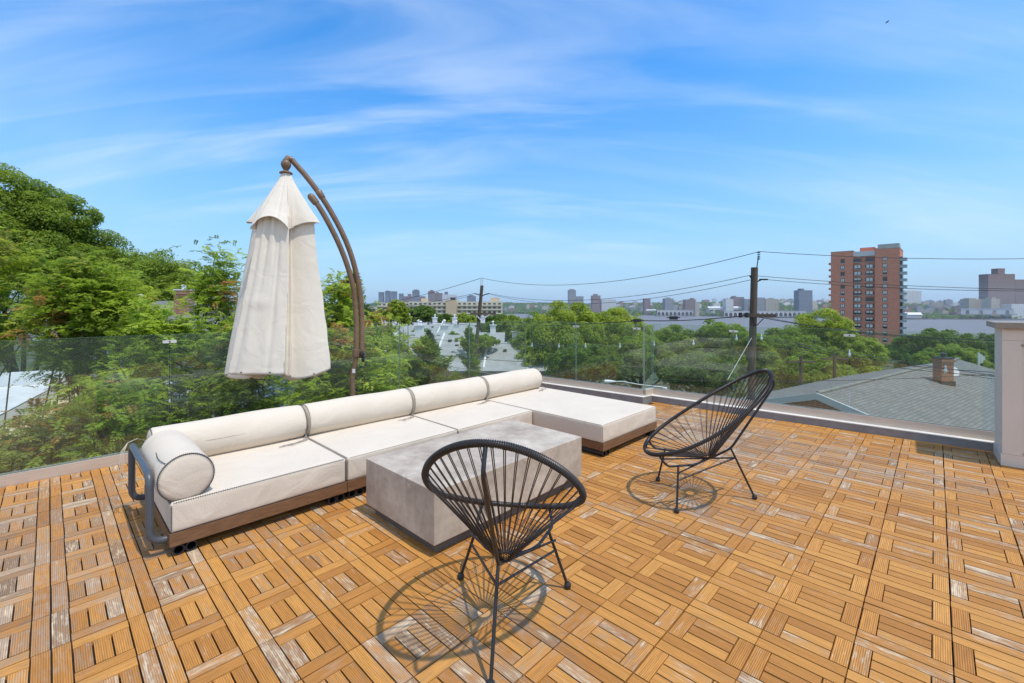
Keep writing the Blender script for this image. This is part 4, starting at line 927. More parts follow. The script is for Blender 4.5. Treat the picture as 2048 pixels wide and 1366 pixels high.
# round trees
for row in (
    ('slender tree with a bright round head in front of the beige apartment block', 794, 32, 601, 668, 52, 51, 'bright', 5000, .16, 4),
    ('round dark tree right of the slender bright tree', 835, 150, 613, 668, 78, 52, 'dark', 6000, .75, 6),
    ('grey-green tree left of the slender bright tree', 760, 150, 620, 660, 48, 53, 'olive', 4000, .7, 5),
    ('small tree below the blank tan wall of the apartment block', 890, 140, 628, 662, 48, 54, 'dark', 4000, .6, 5),
    ('yellow-green tree in front of the right part of the apartment block', 930, 130, 628, 668, 58, 55, 'bright', 5000, .55, 5),
    ('dark tree right of the leaning utility pole', 995, 120, 628, 690, 80, 56, 'dark', 6000, .6, 6),
    ('tree at the right end of the apartment block', 1028, 110, 634, 705, 70, 57, 'mid', 6000, .5, 6),
    ('bush on the ridge of the nearest townhouse roof row', 958, 56, 670, 705, 80, 58, 'mid', 5000, .25, 5),
    ('small green tree between the farthest and middle townhouse rows', 838, 84, 652, 700, 34, 101, 'mid', 3500, .4, 4),
    ('small tree standing between the middle townhouse roofs', 905, 74, 664, 725, 44, 102, 'mid', 4500, .36, 4),
    ('low tree in front of the left townhouse windows', 800, 50, 688, 770, 60, 103, 'bright', 5500, .25, 5),
    ('tree at the left end of the townhouse roofs', 742, 48, 668, 770, 44, 104, 'mid', 5000, .25, 5),
    ('small tree on the edge of the nearest townhouse roof', 1062, 58, 668, 730, 50, 107, 'dark', 5000, .28, 5),
    ('tallest round tree behind the far corner of the deck', 1130, 56, 608, 790, 160, 61, 'bright', 26000, .30, 9),
    ('round tree left of the tallest tree at the far corner', 1068, 60, 628, 790, 100, 62, 'mid', 14000, .30, 7),
    ('broad tree right of the tallest tree at the far corner', 1225, 60, 617, 790, 160, 63, 'bright', 24000, .30, 9),
    ('dark lower tree behind the step in the glass railing', 1280, 48, 668, 800, 130, 64, 'mid', 15000, .26, 7),
    ('shady tree behind the end of the chaise', 1170, 46, 690, 800, 160, 65, 'dark', 15000, .26, 7),
    ('tree left of the tall utility pole below the river', 1345, 66, 651, 790, 120, 66, 'mid', 16000, .32, 7),
    ('rounded tree in front of the river left of the tall utility pole', 1435, 64, 640, 790, 115, 67, 'mid', 16000, .32, 7),
    ('tree behind the foot of the tall utility pole', 1500, 56, 660, 800, 110, 68, 'mid', 14000, .28, 7),
    ('low tree in front of the tall utility pole', 1400, 42, 706, 810, 150, 69, 'dark', 14000, .24, 7),
    ('bright yellow-green tree left of the red brick tower', 1640, 72, 620, 790, 130, 70, 'bright', 22000, .32, 8),
    ('green tree between the tall utility pole and the red brick tower', 1575, 62, 655, 800, 130, 71, 'mid', 18000, .30, 8),
    ('yellow-green tree overlapping the foot of the red brick tower', 1705, 66, 668, 800, 110, 72, 'bright', 16000, .30, 7),
    ('low bright tree above the gable of the grey shingle roof', 1620, 44, 712, 815, 160, 73, 'mid', 16000, .25, 7)):
    lab, px, D, top, bot, wpx, seed, pal, n, size, lobes = row
    tree('broadleaf_tree', lab, px, D, Z(top, D), Z(bot, D), wpx * 1.12 * D / F, pal, seed, n, size, lobes, group='round trees beyond the deck', clump=.22, nclump=46)
dk = ['left of the flagpole', 'above the ridge of the grey shingle roof', 'just right of the foot of the red brick tower', 'behind the roof chimney', 'behind the flagpole', 'beside the beige pier', 'between the tower and the flagpole']
for i, (px, top, w, D) in enumerate(((1925, 690, 90, 120), (1880, 664, 110, 150), (1825, 672, 90, 160), (1895, 692, 110, 105), (1962, 668, 100, 150), (2010, 680, 90, 120), (1850, 700, 90, 110))):
    tree('broadleaf_tree', 'dark rounded tree ' + dk[i], px, D, Z(top, D), Z(top + 95, D), w * 1.15 * D / F, 'mid' if i in (0, 3) else 'dark', 80 + i, 12000, D * .0052, 7, group='dark trees right of the brick tower', clump=.22, nclump=46)
# trees further down the slope towards the river: two built, the rest are copies
def riverside():
    protos = [tree('woodland_tree', 'dark green tree in the wood sloping down to the near river bank', 1470, 230, Z(652, 230), Z(700, 230), 15, 'dark', 91, 3500, 1.0, 6, group='wood sloping down to the river'),
              tree('woodland_tree', 'dark green tree in the wood sloping down to the near river bank', 1560, 260, Z(655, 260), Z(700, 260), 16, 'mid', 92, 3500, 1.0, 6, group='wood sloping down to the river')]
    rg = random.Random(8)
    for i in range(120):
        D = rg.uniform(110, 620); px = rg.uniform(1020, 2120)
        if 1630 < px < 1830 and 150 < D < 240: continue
        if i > 85: px = rg.uniform(560, 1020); D = rg.uniform(330, 700)
        topz = Z(rg.uniform(664, 690) if px > 1020 else 640, D) ; x = (px - CX) * D / F; g0 = gh(x, D)
        s = min(1.5, max(.5, (topz - g0) / 22)) if topz > g0 else .6
        src = protos[i % 2]; c = src.copy(); COL.objects.link(c); c.location = (x, D, g0 - 1); c.rotation_euler = (0, 0, rg.uniform(0, 6.28)); 
        hp = src.children[0].data; zt = max(v[2] for v in src.children[0].bound_box); c.scale = (s, s, min(1.6, max(.35, (topz - g0) / zt)))
        for ch in src.children: d = ch.copy(); COL.objects.link(d); d.parent = c
riverside()
def far_wood():
    g = np.random.default_rng(77); n = 90000; x = g.uniform(-1800, 5200, n); bank = np.interp(x, [-3000, 0, 800, 1322, 1637, 2100, 5000], [3100, 2900, 2560, 2030, 1860, 1800, 1650])
    s = g.random(n) ** 1.2 * 900 + 30; y = bank + s
    keep = np.sin(x * .013 + y * .004) + np.sin(x * .005 - y * .01) + g.normal(size=n) * .6 > -.6; x, y = x[keep], y[keep]; n = len(x)
    z = np.array([gh(a, b) for a, b in zip(x, y)]) + g.uniform(0, 9, n)
    C = np.stack([x, y, z], 1); N_ = unit(rdir(g, n) + np.array([0, -.3, .9])); T = unit(np.cross(N_, rdir(g, n)))
    P = np.array(GREENS['dark']); cols = P[g.integers(0, 3, n)] * (.8 + .5 * g.random((n, 1)))
    me = leaves_mesh('far_wood', C, N_, T, g.uniform(8, 17, n), cols, (1, .8)); o = bpy.data.objects.new('far_wood', me); COL.objects.link(o)
    tag(o, 'hazy green woods on the hillside across the river', 'woods', kind='stuff')
far_wood()

# ------------------------------------------------------------------ neighbouring houses
M['shingle'] = brick_mat('roof_shingle', (.225, .225, .21), (.17, .17, .16), (.125, .125, .12), 1.0, .34, .14, .018, coord='UV', rot=(0, 0, 0))
M['shingle_pale'] = noisy('pale_shingle', (.37, .37, .375), (.30, .30, .305), .8, .9, .2, 8)
M['brick'] = brick_mat('red_brick', (.42, .15, .075), (.32, .11, .06), (.36, .31, .26), 1.0, .22, .075, .010)
M['siding_blue'] = brick_mat('blue_siding', (.27, .34, .42), (.25, .32, .40), (.06, .08, .10), 1.0, 9.0, .20, .035)
M['siding_tan'] = brick_mat('tan_siding', (.40, .37, .31), (.38, .35, .29), (.15, .14, .12), 1.0, 9.0, .22, .03)
M['cream'] = noisy('cream_paint', (.62, .50, .30), (.56, .45, .27), 3, .8)
M['membrane'] = noisy('white_membrane', (.74, .76, .79), (.62, .64, .68), 1.5, .55, .35, 3)
M['ridge'] = noisy('ridge_shingle', (.25, .26, .24), (.19, .20, .185), 4, .9); M['flash'] = mat('lead_flashing', (.05, .05, .05), .6); M['fascia'] = mat('pale_fascia', (.50, .53, .52), .6)
M['metal_white'] = mat('white_metal', (.72, .72, .72), .5); M['wall_grey'] = noisy('grey_wall', (.36, .37, .37), (.31, .32, .32), 2, .9)

def slope(b, a, c, d, e_, t=.12, m=0):
    """roof plane a-c along the ridge, e_-d along the eave, with thickness"""
    a, c, d, e_ = map(Vector, (a, c, d, e_)); n = (c - a).cross(e_ - a).normalized(); n = n if n.z > 0 else -n
    vs = [a, c, d, e_] + [v - n * t for v in (a, c, d, e_)]
    b.add(vs, [(0, 1, 2, 3), (7, 6, 5, 4), (0, 4, 5, 1), (1, 5, 6, 2), (2, 6, 7, 3), (3, 7, 4, 0)], m)
def roof_uv(o, dr):
    me = o.data; uv = me.uv_layers.new(name='roof'); dr = Vector(dr).normalized()
    for p in me.polygons:
        n = p.normal; s = n.cross(dr); s = s.normalized() if s.length > .01 else Vector((0, 0, 1))
        for li in p.loop_indices:
            v = me.vertices[me.loops[li].vertex_index].co; uv.data[li].uv = (v.dot(dr), v.dot(s))
def chimney(name, label, c, w, h, parent=None, m='brick', z=None):
    b = MB(); b.box((c[0], c[1], c[2] + h / 2), (w, w * .8, h)); b.box((c[0], c[1], c[2] + h - .12), (w + .09, w * .8 + .09, .10)); b.box((c[0], c[1], c[2] + h + .03), (w + .05, w * .8 + .05, .05), m=1)
    b.lathe([(.10, 0), (.10, .16), (.15, .18), (.02, .24)], (c[0], c[1], c[2] + h + .06), 12, 1)
    return b
def shingle_house():
    zr = -2.1; R1 = Vector((12.35, 17.75, zr)); R2 = Vector((28.9, 28.7, zr)); r = (R2 - R1).normalized(); n = Vector((r.y, -r.x, 0)); k = .31
    e = empty('shingle_house', (20, 20, gh(20, 20)), 0, 'low house with a grey shingle roof and brick gable beyond the right-hand railing', 'house'); o0 = e.location
    w1, w2 = 11.0, 6.5
    def pt(s, w, dz=0): p = R1 + r * s + n * w; return Vector((p.x, p.y, zr - abs(w) * k + dz))
    L_ = (R2 - R1).length
    b = MB(); slope(b, pt(-.25, 0), pt(L_, 0), pt(L_ + .0, w1), pt(-.25, w1), .16); slope(b, pt(L_, 0), pt(-.25, 0), pt(-.25, -w2), pt(L_, -w2), .16)
    o = b.build('roof', M['shingle'], e, origin=o0); roof_uv(o, r)
    b = MB()
    for sg, w in ((1, w1), (-1, w2)):
        a, c = pt(-.30, 0, -.03), pt(-.30, sg * w, -.03); q = n * 0
        vs = [a + Vector((0, 0, .07)), c + Vector((0, 0, .07)), c - Vector((0, 0, .20)), a - Vector((0, 0, .20))]; vs += [v - r * .09 for v in vs]
        b.add(vs, [(0, 1, 2, 3), (7, 6, 5, 4), (0, 4, 5, 1), (1, 5, 6, 2), (2, 6, 7, 3), (3, 7, 4, 0)])
    b.build('fascia', M['fascia'], e, origin=o0)
    g = gh(20, 20); b = MB()
    a, c = pt(-.1, w1 - .5, -.2), pt(-.1, -w2 + .5, -.2); t = pt(-.1, 0, -.2); bk = r * (L_ - .3)
    vs = [a, t, c, Vector((c.x, c.y, g)), Vector((a.x, a.y, g))]; vs += [v + bk for v in vs]
    b.add(vs, [(0, 1, 2, 3, 4), (9, 8, 7, 6, 5), (0, 4, 9, 5), (2, 7, 8, 3), (4, 3, 8, 9)]); b.build('wall', M['brick'], e, origin=o0)
    # chimney on the near slope
    for s in np.linspace(2, L_, 200):
        p = pt(s, 1.35)
        if CX + F * p.x / p.y > 1886: break
    b = chimney('', '', (p.x, p.y, p.z - .35), .60, 1.60)
    for i, v in enumerate(b.v): pass
    b.build('chimney', [M['brick'], M['flash']], e, origin=o0)
    b = MB(); b.box((p.x, p.y, p.z - .04), (.70, .58, .34)); b.build('flashing', M['flash'], e, origin=o0)
    q = pt(s + .9, 1.5); b = MB()
    b.box((q.x, q.y, q.z + .30), (.05, .05, .5)); b.lathe([(.02, 0), (.16, .03), (.25, .09), (.26, .10)], q + Vector((0, 0, .55)), 16, M=Matrix.Rotation(R(70), 3, 'X')); b.build('satellite_dish', M['metal_white'], e, origin=o0)
    # ridge cap
    b = MB(); b.tube([pt(-.25, 0, .03), pt(L_, 0, .03)], .07, 6); b.build('ridge_cap', M['ridge'], e, origin=o0)
shingle_house()

def left_house():
    z = -2.5; A_ = on(0, 832, z); B_ = on(118, 770, z); t = (B_ - A_).normalized(); n = Vector((t.y, -t.x, 0)); A_ = A_ - t * 7; B_ = B_ + t * 1.2
    e = empty('flat_roofed_house', (A_.x, A_.y, gh(A_.x, A_.y)), 0, 'tan house with a white membrane roof behind the far left glass', 'house'); o0 = e.location
    w = 12
    P = [A_, B_, B_ - n * w, A_ - n * w]; b = MB(); b.prism([(p.x, p.y) for p in P], z - .2, z); 
    b.build('roof', M['membrane'], e, origin=o0)
    c = (B_ + B_ - n * w) / 2; b = MB(); rz = math.atan2(n.y, n.x); b.box((c.x - t.x * .1, c.y - t.y * .1, z + .32), (w, .3, .62), rz); c2_ = (A_ + B_) / 2 - n * w * .62
    b.box((c2_.x, c2_.y, z + .22), ((B_ - A_).length, .3, .42), math.atan2(t.y, t.x)); b.build('parapet', M['membrane'], e, origin=o0)
    b = MB(); o_ = n * 1.5; lo = z - 1.5; e1, e2 = A_ + o_, B_ + o_ * .95; e1.z = e2.z = lo
    up = Vector((0, 0, -.03)); rows = 6
    for i in range(rows):      # lapped courses of the mansard
        f0, f1 = i / rows, (i + 1) / rows
        a0 = A_.lerp(e1, f0) + n * .03; a1 = A_.lerp(e1, f1) + n * .05; b0 = B_.lerp(e2, f0) + n * .03; b1 = B_.lerp(e2, f1) + n * .05
        vs = [a0, b0, b1 + Vector((0, 0, .02)), a1 + Vector((0, 0, .02)), a0 - n * .1, b0 - n * .1, b1 - n * .1 , a1 - n * .1]
        b.add(vs, [(3, 2, 1, 0), (4, 5, 6, 7), (0, 1, 5, 4), (1, 2, 6, 5), (2, 3, 7, 6), (3, 0, 4, 7)])
    b.build('mansard', noisy('mansard_board', (.42, .40, .35), (.36, .34, .30), 2, .8), e, origin=o0)
    g = e.location.z; b = MB(); a_, c_ = A_ + n * 1.2, B_ + n * 1.1
    b.prism([(a_.x, a_.y), (c_.x, c_.y), ((c_ - n * 12).x, (c_ - n * 12).y), ((a_ - n * 12).x, (a_ - n * 12).y)], g, z - .25); b.build('wall', M['cream'], e, origin=o0)
    b = MB()
    for f in (.62, .74, .985):
        p = a_.lerp(c_, f) + n * .03; b = MB(); b.box((p.x, p.y, (g + lo) / 2), (.16, .10, lo - g), math.atan2(t.y, t.x)); b.build('trim', M['white_paint'], e, origin=o0)
    p = a_.lerp(c_, .86) + n * .03; b = MB(); b.box((p.x, p.y, lo - 1.0), (1.0, .08, 1.4), math.atan2(t.y, t.x)); b.build('window', M['window_glass'], e, origin=o0)
left_house()

def blue_house():
    D = 19.5; x0, x1 = (185 - CX) * D / F, (500 - CX) * D / F; ze = Z(655, D); g = gh(-15, D)
    e = empty('blue_house', (x0, D, g), 0, 'blue clapboard house with brick chimneys, half hidden by the feathery trees', 'house'); o0 = e.location
    b = MB(); b.box(((x0 + x1) / 2, D + 4, (g + ze) / 2), (x1 - x0, 8, ze - g)); b.build('wall', M['siding_blue'], e, origin=o0)
    rz = ze + 1.2; b = MB(); slope(b, (x0 - .4, D + 4, rz), (x1 + .4, D + 4, rz), (x1 + .4, D - .5, ze - .12), (x0 - .4, D - .5, ze - .12)); slope(b, (x1 + .4, D + 4, rz), (x0 - .4, D + 4, rz), (x0 - .4, D + 8.5, ze - .12), (x1 + .4, D + 8.5, ze - .12))
    o = b.build('roof', M['shingle'], e, origin=o0); roof_uv(o, (1, 0, 0))
    for px, zt, w in ((368, 577, .80), (281, 596, .62)):
        zz = Z(zt, D + 2.0); xx = (px - CX) * (D + 2.0) / F; b = chimney('', '', (xx, D + 2.0, zz - 2.2), w * .78, 2.1); b.build('chimney', [M['brick'], M['metal_white']], e, origin=o0)
    for px, py, w, h in ((248, 770, .9, 1.3), (318, 800, .9, 1.4), (402, 815, 1.0, 1.5), (450, 720, .8, 1.2), (300, 690, .8, 1.2)):
        c = at(px, py, D - .03); b = MB(); b.box(c, (w + .24, .06, h + .24)); f = b.build('window', M['white_paint'], e, origin=o0)
        b = MB(); b.box((c.x, c.y - .035, c.z + h * .25), (w, .02, h * .46)); b.box((c.x, c.y - .035, c.z - h * .25), (w, .02, h * .46)); b.build('pane', M['window_glass'], f, origin=o0)
    for px in (392, 432):
        xx = (px - CX) * D / F; b = MB(); b.box((xx, D - .03, (g + ze) / 2), (.2, .08, ze - g)); b.build('trim', M['white_paint'], e, origin=o0)
blue_house()
def ridge_house():     # pale shed roof peeping through the trees between the two houses
    b = MB()
ridge_house()

def townhouses():
    # rows of pale grey gabled roofs: (label, x of ridge ends, distance, ridge row, eave distance, eave row, vents, chimneys)
    rows = [('farthest row of pale grey townhouse roofs below the apartment block', 700, 960, 105, 105, 644, 96, 668, 11),
            ('middle row of pale grey townhouse roofs', 690, 1010, 82, 82, 663, 72, 697, 10),
            ('nearest row of pale grey townhouse roofs, left of the round trees', 890, 1115, 60, 60, 682, 51, 742, 5),
            ('left row of grey townhouses with windows showing under the eave', 735, 925, 62, 62, 668, 55, 711, 6)]
    rg = random.Random(12)
    for lab, xa, xb, Da, Db, yr, De, ye, nv in rows:
        ra, rb = at(xa, yr, Da), at(xb, yr + (4 if xa == 890 else 2), Db); zr = ra.z; ze = Z(ye, De)
        x0, x1 = ra.x, rb.x; g = gh(x0, De)
        e = empty('townhouse_row', (x0, Da, g), 0, lab, 'townhouses', 'rows of townhouses left of the round trees'); o0 = e.location
        b = MB(); slope(b, (x0, Da, zr), (x1, Db, rb.z), (x1, De, ze), (x0, De, ze), .2); slope(b, (x1, Db, rb.z), (x0, Da, zr), (x0, 2 * Da - De, ze), (x1, 2 * Da - De, ze), .2)
        b.build('roof', M['shingle_pale'], e, origin=o0)
        b = MB(); b.box(((x0 + x1) / 2, Da, (g + ze) / 2), (x1 - x0 - .6, 2 * (Da - De) - 1.0, ze - g - .1)); b.build('wall', M['wall_grey'], e, origin=o0)
        for q in range(nv):
            x = x0 + (x1 - x0) * (q + .5 + rg.uniform(-.3, .3)) / nv; f = rg.uniform(.15, .6); y = Da + (De - Da) * f; z = zr + (ze - zr) * f
            b = MB(); b.box((x, y, z + .10), (.45, .45, .28)); b.build('roof_vent', M['flash'], e, origin=o0)
            if q % 2 == 0:
                x += 1.4; f = rg.uniform(.0, .12); y = Da + (De - Da) * f; z = zr + (ze - zr) * f
                b = MB(); b.box((x, y, z + .5), (1.0, .8, 1.5)); b.box((x, y, z + 1.29), (1.3, 1.1, .12)); b.lathe([(.14, 0), (.14, .5), (.24, .52), (.24, .62), (.05, .75)], (x, y, z + 1.35), 8); b.build('chimney', M['metal_white'], e, origin=o0)
        for q in range(max(2, nv - 1)):      # dormers and party walls
            x = x0 + (x1 - x0) * (q + .9) / nv; b = MB(); ya, yb = Da - .2, De + .4
            vs = [(x - .12, ya, zr + .30), (x + .12, ya, zr + .30), (x + .12, yb, ze + .38), (x - .12, yb, ze + .38), (x - .12, ya, zr - .2), (x + .12, ya, zr - .2), (x + .12, yb, ze - .1), (x - .12, yb, ze - .1)]
            if q % 3 == 1: b.add(vs, [(3, 2, 1, 0), (4, 5, 6, 7), (0, 1, 5, 4), (1, 2, 6, 5), (2, 3, 7, 6), (3, 0, 4, 7)]); b.build('party_wall', M['metal_white'], e, origin=o0)
        if xa == 735:
            for q in range(9):
                x = x0 + (x1 - x0) * (q + .5) / 9; b = MB(); b.box((x, De + .45, ze - 1.5), (1.1, .12, 1.5), m=0); b.box((x, De + .38, ze - 1.5), (.9, .05, 1.3), m=1); b.build('window', [M['white_paint'], M['window_glass']], e, origin=o0)
townhouses()

def apartment_block():
    D = 300; y0 = 598
    e = empty('apartment_block', ((868 - CX) * D / F, D, gh(-50, D)), 0, 'long beige apartment block with rows of balconies in front of the far skyline', 'building'); o0 = e.location; g = o0.z
    tan = noisy('tan_render', (.58, .46, .31), (.54, .43, .29), .3, .9); pale = noisy('pale_render', (.60, .56, .45), (.55, .51, .41), .4, .9)
    X = lambda px: (px - CX) * D / F
    for a, c, yt, m, dy in ((817, 893, 603, pale, 0), (893, 914, 600, tan, -3.5), (914, 1004, 603, pale, 0), (752, 817, 604.5, pale, 3), (726, 753, 614, pale, 2)):
        b = MB(); zt = Z(yt, D); b.box(((X(a) + X(c)) / 2, D + 7 + dy, (g + zt) / 2), (X(c) - X(a) - .02, 14, zt - g)); b.build('wall', m, e, origin=o0)
    nm = 0
    for a, c, yt, dy, st in ((817, 893, 603, 0, 6), (914, 1004, 603, 0, 6), (752, 817, 604.5, 3, 6), (726, 753, 614, 2, 4)):
        zt = Z(yt, D); n = int((X(c) - X(a)) / 3.1)
        for s in range(st):
            z = zt - 1.9 - s * 2.75; yb = D + dy - .02
            b = MB()
            for i in range(n): b.box((X(a) + (i + .5) * (X(c) - X(a)) / n, yb, z), (1.7, .12, 1.7))
            b.build('window_band', M['window_glass'], e, origin=o0)
            b = MB(); b.box(((X(a) + X(c)) / 2, yb - .7, z - 1.0), (X(c) - X(a) - .6, 1.3, .16)); b.box(((X(a) + X(c)) / 2, yb - 1.3, z - .55), (X(c) - X(a) - .6, .08, .75)); b.build('balcony', pale, e, origin=o0)
    for px, w, h in ((903, 3, 3.2), (989, 6, 3), (845, 4, 2.6)):
        b = MB(); b.box((X(px), D + 8, Z(601, D) + h / 2 - 1), (w, 5, h)); b.build('roof_house', M['flash'] if px == 903 else tan, e, origin=o0)
apartment_block()

def red_tower():
    # facade from left corner to right corner; the right corner is nearer
    A_ = Vector((147.8, 205.5)); C_ = Vector((164.9, 188.5)); t = (C_ - A_).normalized(); rz = math.atan2(t.y, t.x); Wd = (C_ - A_).length
    zt = Z(505, 205.5); g = gh(A_.x, A_.y) - 1; H = zt - g; Dp = 18
    e = empty('brick_tower', (A_.x, A_.y, g), rz, 'tall red brick apartment tower with balconies on its right edge', 'tower')
    brick = brick_mat('tower_brick', (.66, .28, .18), (.60, .25, .16), (.56, .27, .19), .8, 1.2, .4, .02); dark = mat('dark_window', (.02, .022, .025), .15, 0, .7); pale = mat('blind', (.55, .58, .55), .6); gr = noisy('parapet_panel', (.62, .62, .60), (.55, .55, .53), .3, .7)
    f1, f2, f3 = Wd * .34, Wd * .66, Wd
    b = MB()
    b.box((f1 / 2, Dp / 2, H / 2), (f1, Dp, H)); b.box(((f2 + f3) / 2, Dp / 2, H / 2), (f3 - f2, Dp, H)); b.box(((f1 + f2) / 2, Dp / 2 + .5, H / 2 - .2), (f2 - f1 - .01, Dp - 1.0, H - .4))
    b.build('wall', brick, e)
    b = MB(); b.box(((f1 + f2) / 2, .42, H - 1.5), (f2 - f1 - .1, .2, 2.2)); b.build('parapet_panel', gr, e)
    b = MB(); b.box((f1 / 2, Dp / 2, H + .12), (f1 + .2, Dp, .24)); b.box(((f2 + f3) / 2, Dp / 2, H + .12), (f3 - f2 + .2, Dp, .24)); b.build('coping', M['cap_brown'], e)
    b = MB(); b.box((Wd * .52, Dp * .5, H + .9), (Wd * .22, 5, 1.8)); b.box((Wd * .63, Dp * .5, H + .6), (Wd * .12, 4, 1.2)); b.build('roof_house', brick, e)
    b = MB(); b.box((Wd * .83, Dp * .45, H + 1.3), (Wd * .30, 7, 2.5)); b.build('roof_house', noisy('zinc', (.36, .39, .36), (.31, .34, .31), .5, .7), e)
    fl = 2.93; rg = random.Random(2)
    for s in range(16):
        z = H - 4.3 - s * fl
        for xx, w, yb in ((Wd * .185, 1.5, 0), (Wd * .405, 2.7, .5), (Wd * .58, 2.7, .5), (Wd * .80, 1.5, 0)):
            b = MB(); b.box((xx, yb - .02, z), (w, .20, 1.85), m=0); b.box((xx, yb - .14, z - 1.02), (w + .3, .12, .16), m=1); k = rg.choice([0, 1, 1, 2])
            if k: 
                hh = 1.35 if k == 1 else .75; b.box((xx - w * .22, yb - .13, z + .75 - hh / 2), (w * .36, .03, hh), m=1); b.box((xx + w * .22, yb - .13, z + .75 - hh / 2), (w * .36, .03, hh), m=1)
            b.build('window', [dark, pale], e)
        b = MB(); b.box((Wd + 1.15, 2.2, z - 1.0), (2.2, 5.0, .22), m=0); b.box((Wd + 2.2, 2.2, z - .45), (.08, 5.0, .9), m=1); b.box((Wd + 1.15, -.25, z - .45), (2.2, .08, .9), m=1); b.build('balcony', [gr, mat('rail_grey', (.30, .36, .37), .4)] if s == 0 else red_tower.bm, e)
        if s == 0: red_tower.bm = [gr, bpy.data.materials['rail_grey']]
        b = MB(); b.box((-.55, 3.0, z - .8), (1.1, 3.0, .9)); b.build('balcony', brick, e)
    b = MB()
    b.box((Wd + .45, 2.6, H / 2 - 1.5), (.90, 5.0, H - 4.5)); b.build('recess_shade', dark, e)  # solid dark column stands in for the shade behind the balconies
red_tower()

# ------------------------------------------------------------------ far skyline
def facade(name, wall, win, sx_, sz_):
    m = mat(name, wall, .85, 0, .2); nt = m.node_tree; N = nt.nodes.new; L = nt.links.new; b = nt.nodes['Principled BSDF']
    tc = N('ShaderNodeTexCoord'); mp = N('ShaderNodeMapping'); mp.inputs['Rotation'].default_value = (R(90), 0, 0); L(tc.outputs['Object'], mp.inputs[0])
    t = N('ShaderNodeTexBrick'); t.offset = 0; L(mp.outputs[0], t.inputs['Vector']); t.inputs['Color1'].default_value = (*win, 1); t.inputs['Color2'].default_value = (*[c * 1.5 for c in win], 1); t.inputs['Mortar'].default_value = (*wall, 1)
    t.inputs['Scale'].default_value = 1; t.inputs['Brick Width'].default_value = sx_; t.inputs['Row Height'].default_value = sz_; t.inputs['Mortar Size'].default_value = min(sx_, sz_) * .27; t.inputs['Mortar Smooth'].default_value = .1
    L(t.outputs[0], b.inputs['Base Color']); return m
FM = {'grey': facade('grey_facade', (.30, .30, .31), (.10, .11, .13), 7, 6), 'brown': facade('brown_facade', (.27, .19, .165), (.12, .10, .10), 7, 6), 'slate': facade('slate_facade', (.20, .22, .26), (.08, .09, .12), 7, 6),
      'white': facade('white_facade', (.62, .62, .60), (.30, .32, .34), 8, 7), 'tan': facade('tan_facade', (.46, .41, .32), (.18, .17, .15), 7, 6), 'red': facade('red_facade', (.34, .20, .16), (.13, .11, .10), 7, 6)}
def tower(label, x0, x1, yt, yb, D, m, steps=(), group='towers on the far skyline', cat='tower', name='skyline_tower'):
    xa, xb = (x0 - CX) * D / F, (x1 - CX) * D / F; zt = Z(yt, D); zb = min(Z(yb, D), gh((xa + xb) / 2, D) - 2) - 2; w = xb - xa; d = min(w, 40)
    e = empty(name, ((xa + xb) / 2, D, zb), 0, label, cat, group)
    b = MB(); b.box((0, d / 2, (zt - zb) / 2), (w, d, zt - zb)); b.build('wall', FM[m], e)
    for i, (a, c, yy) in enumerate(steps):
        b = MB(); s0, s1 = (a - CX) * D / F, (c - CX) * D / F; zz = Z(yy, D); b.box(((s0 + s1) / 2 - e.location.x, d / 2, (zt - zb + zz - zb) / 2 + .02), (s1 - s0, d * .7, zz - zt)); b.build('roof_house', FM[m], e)
    return e
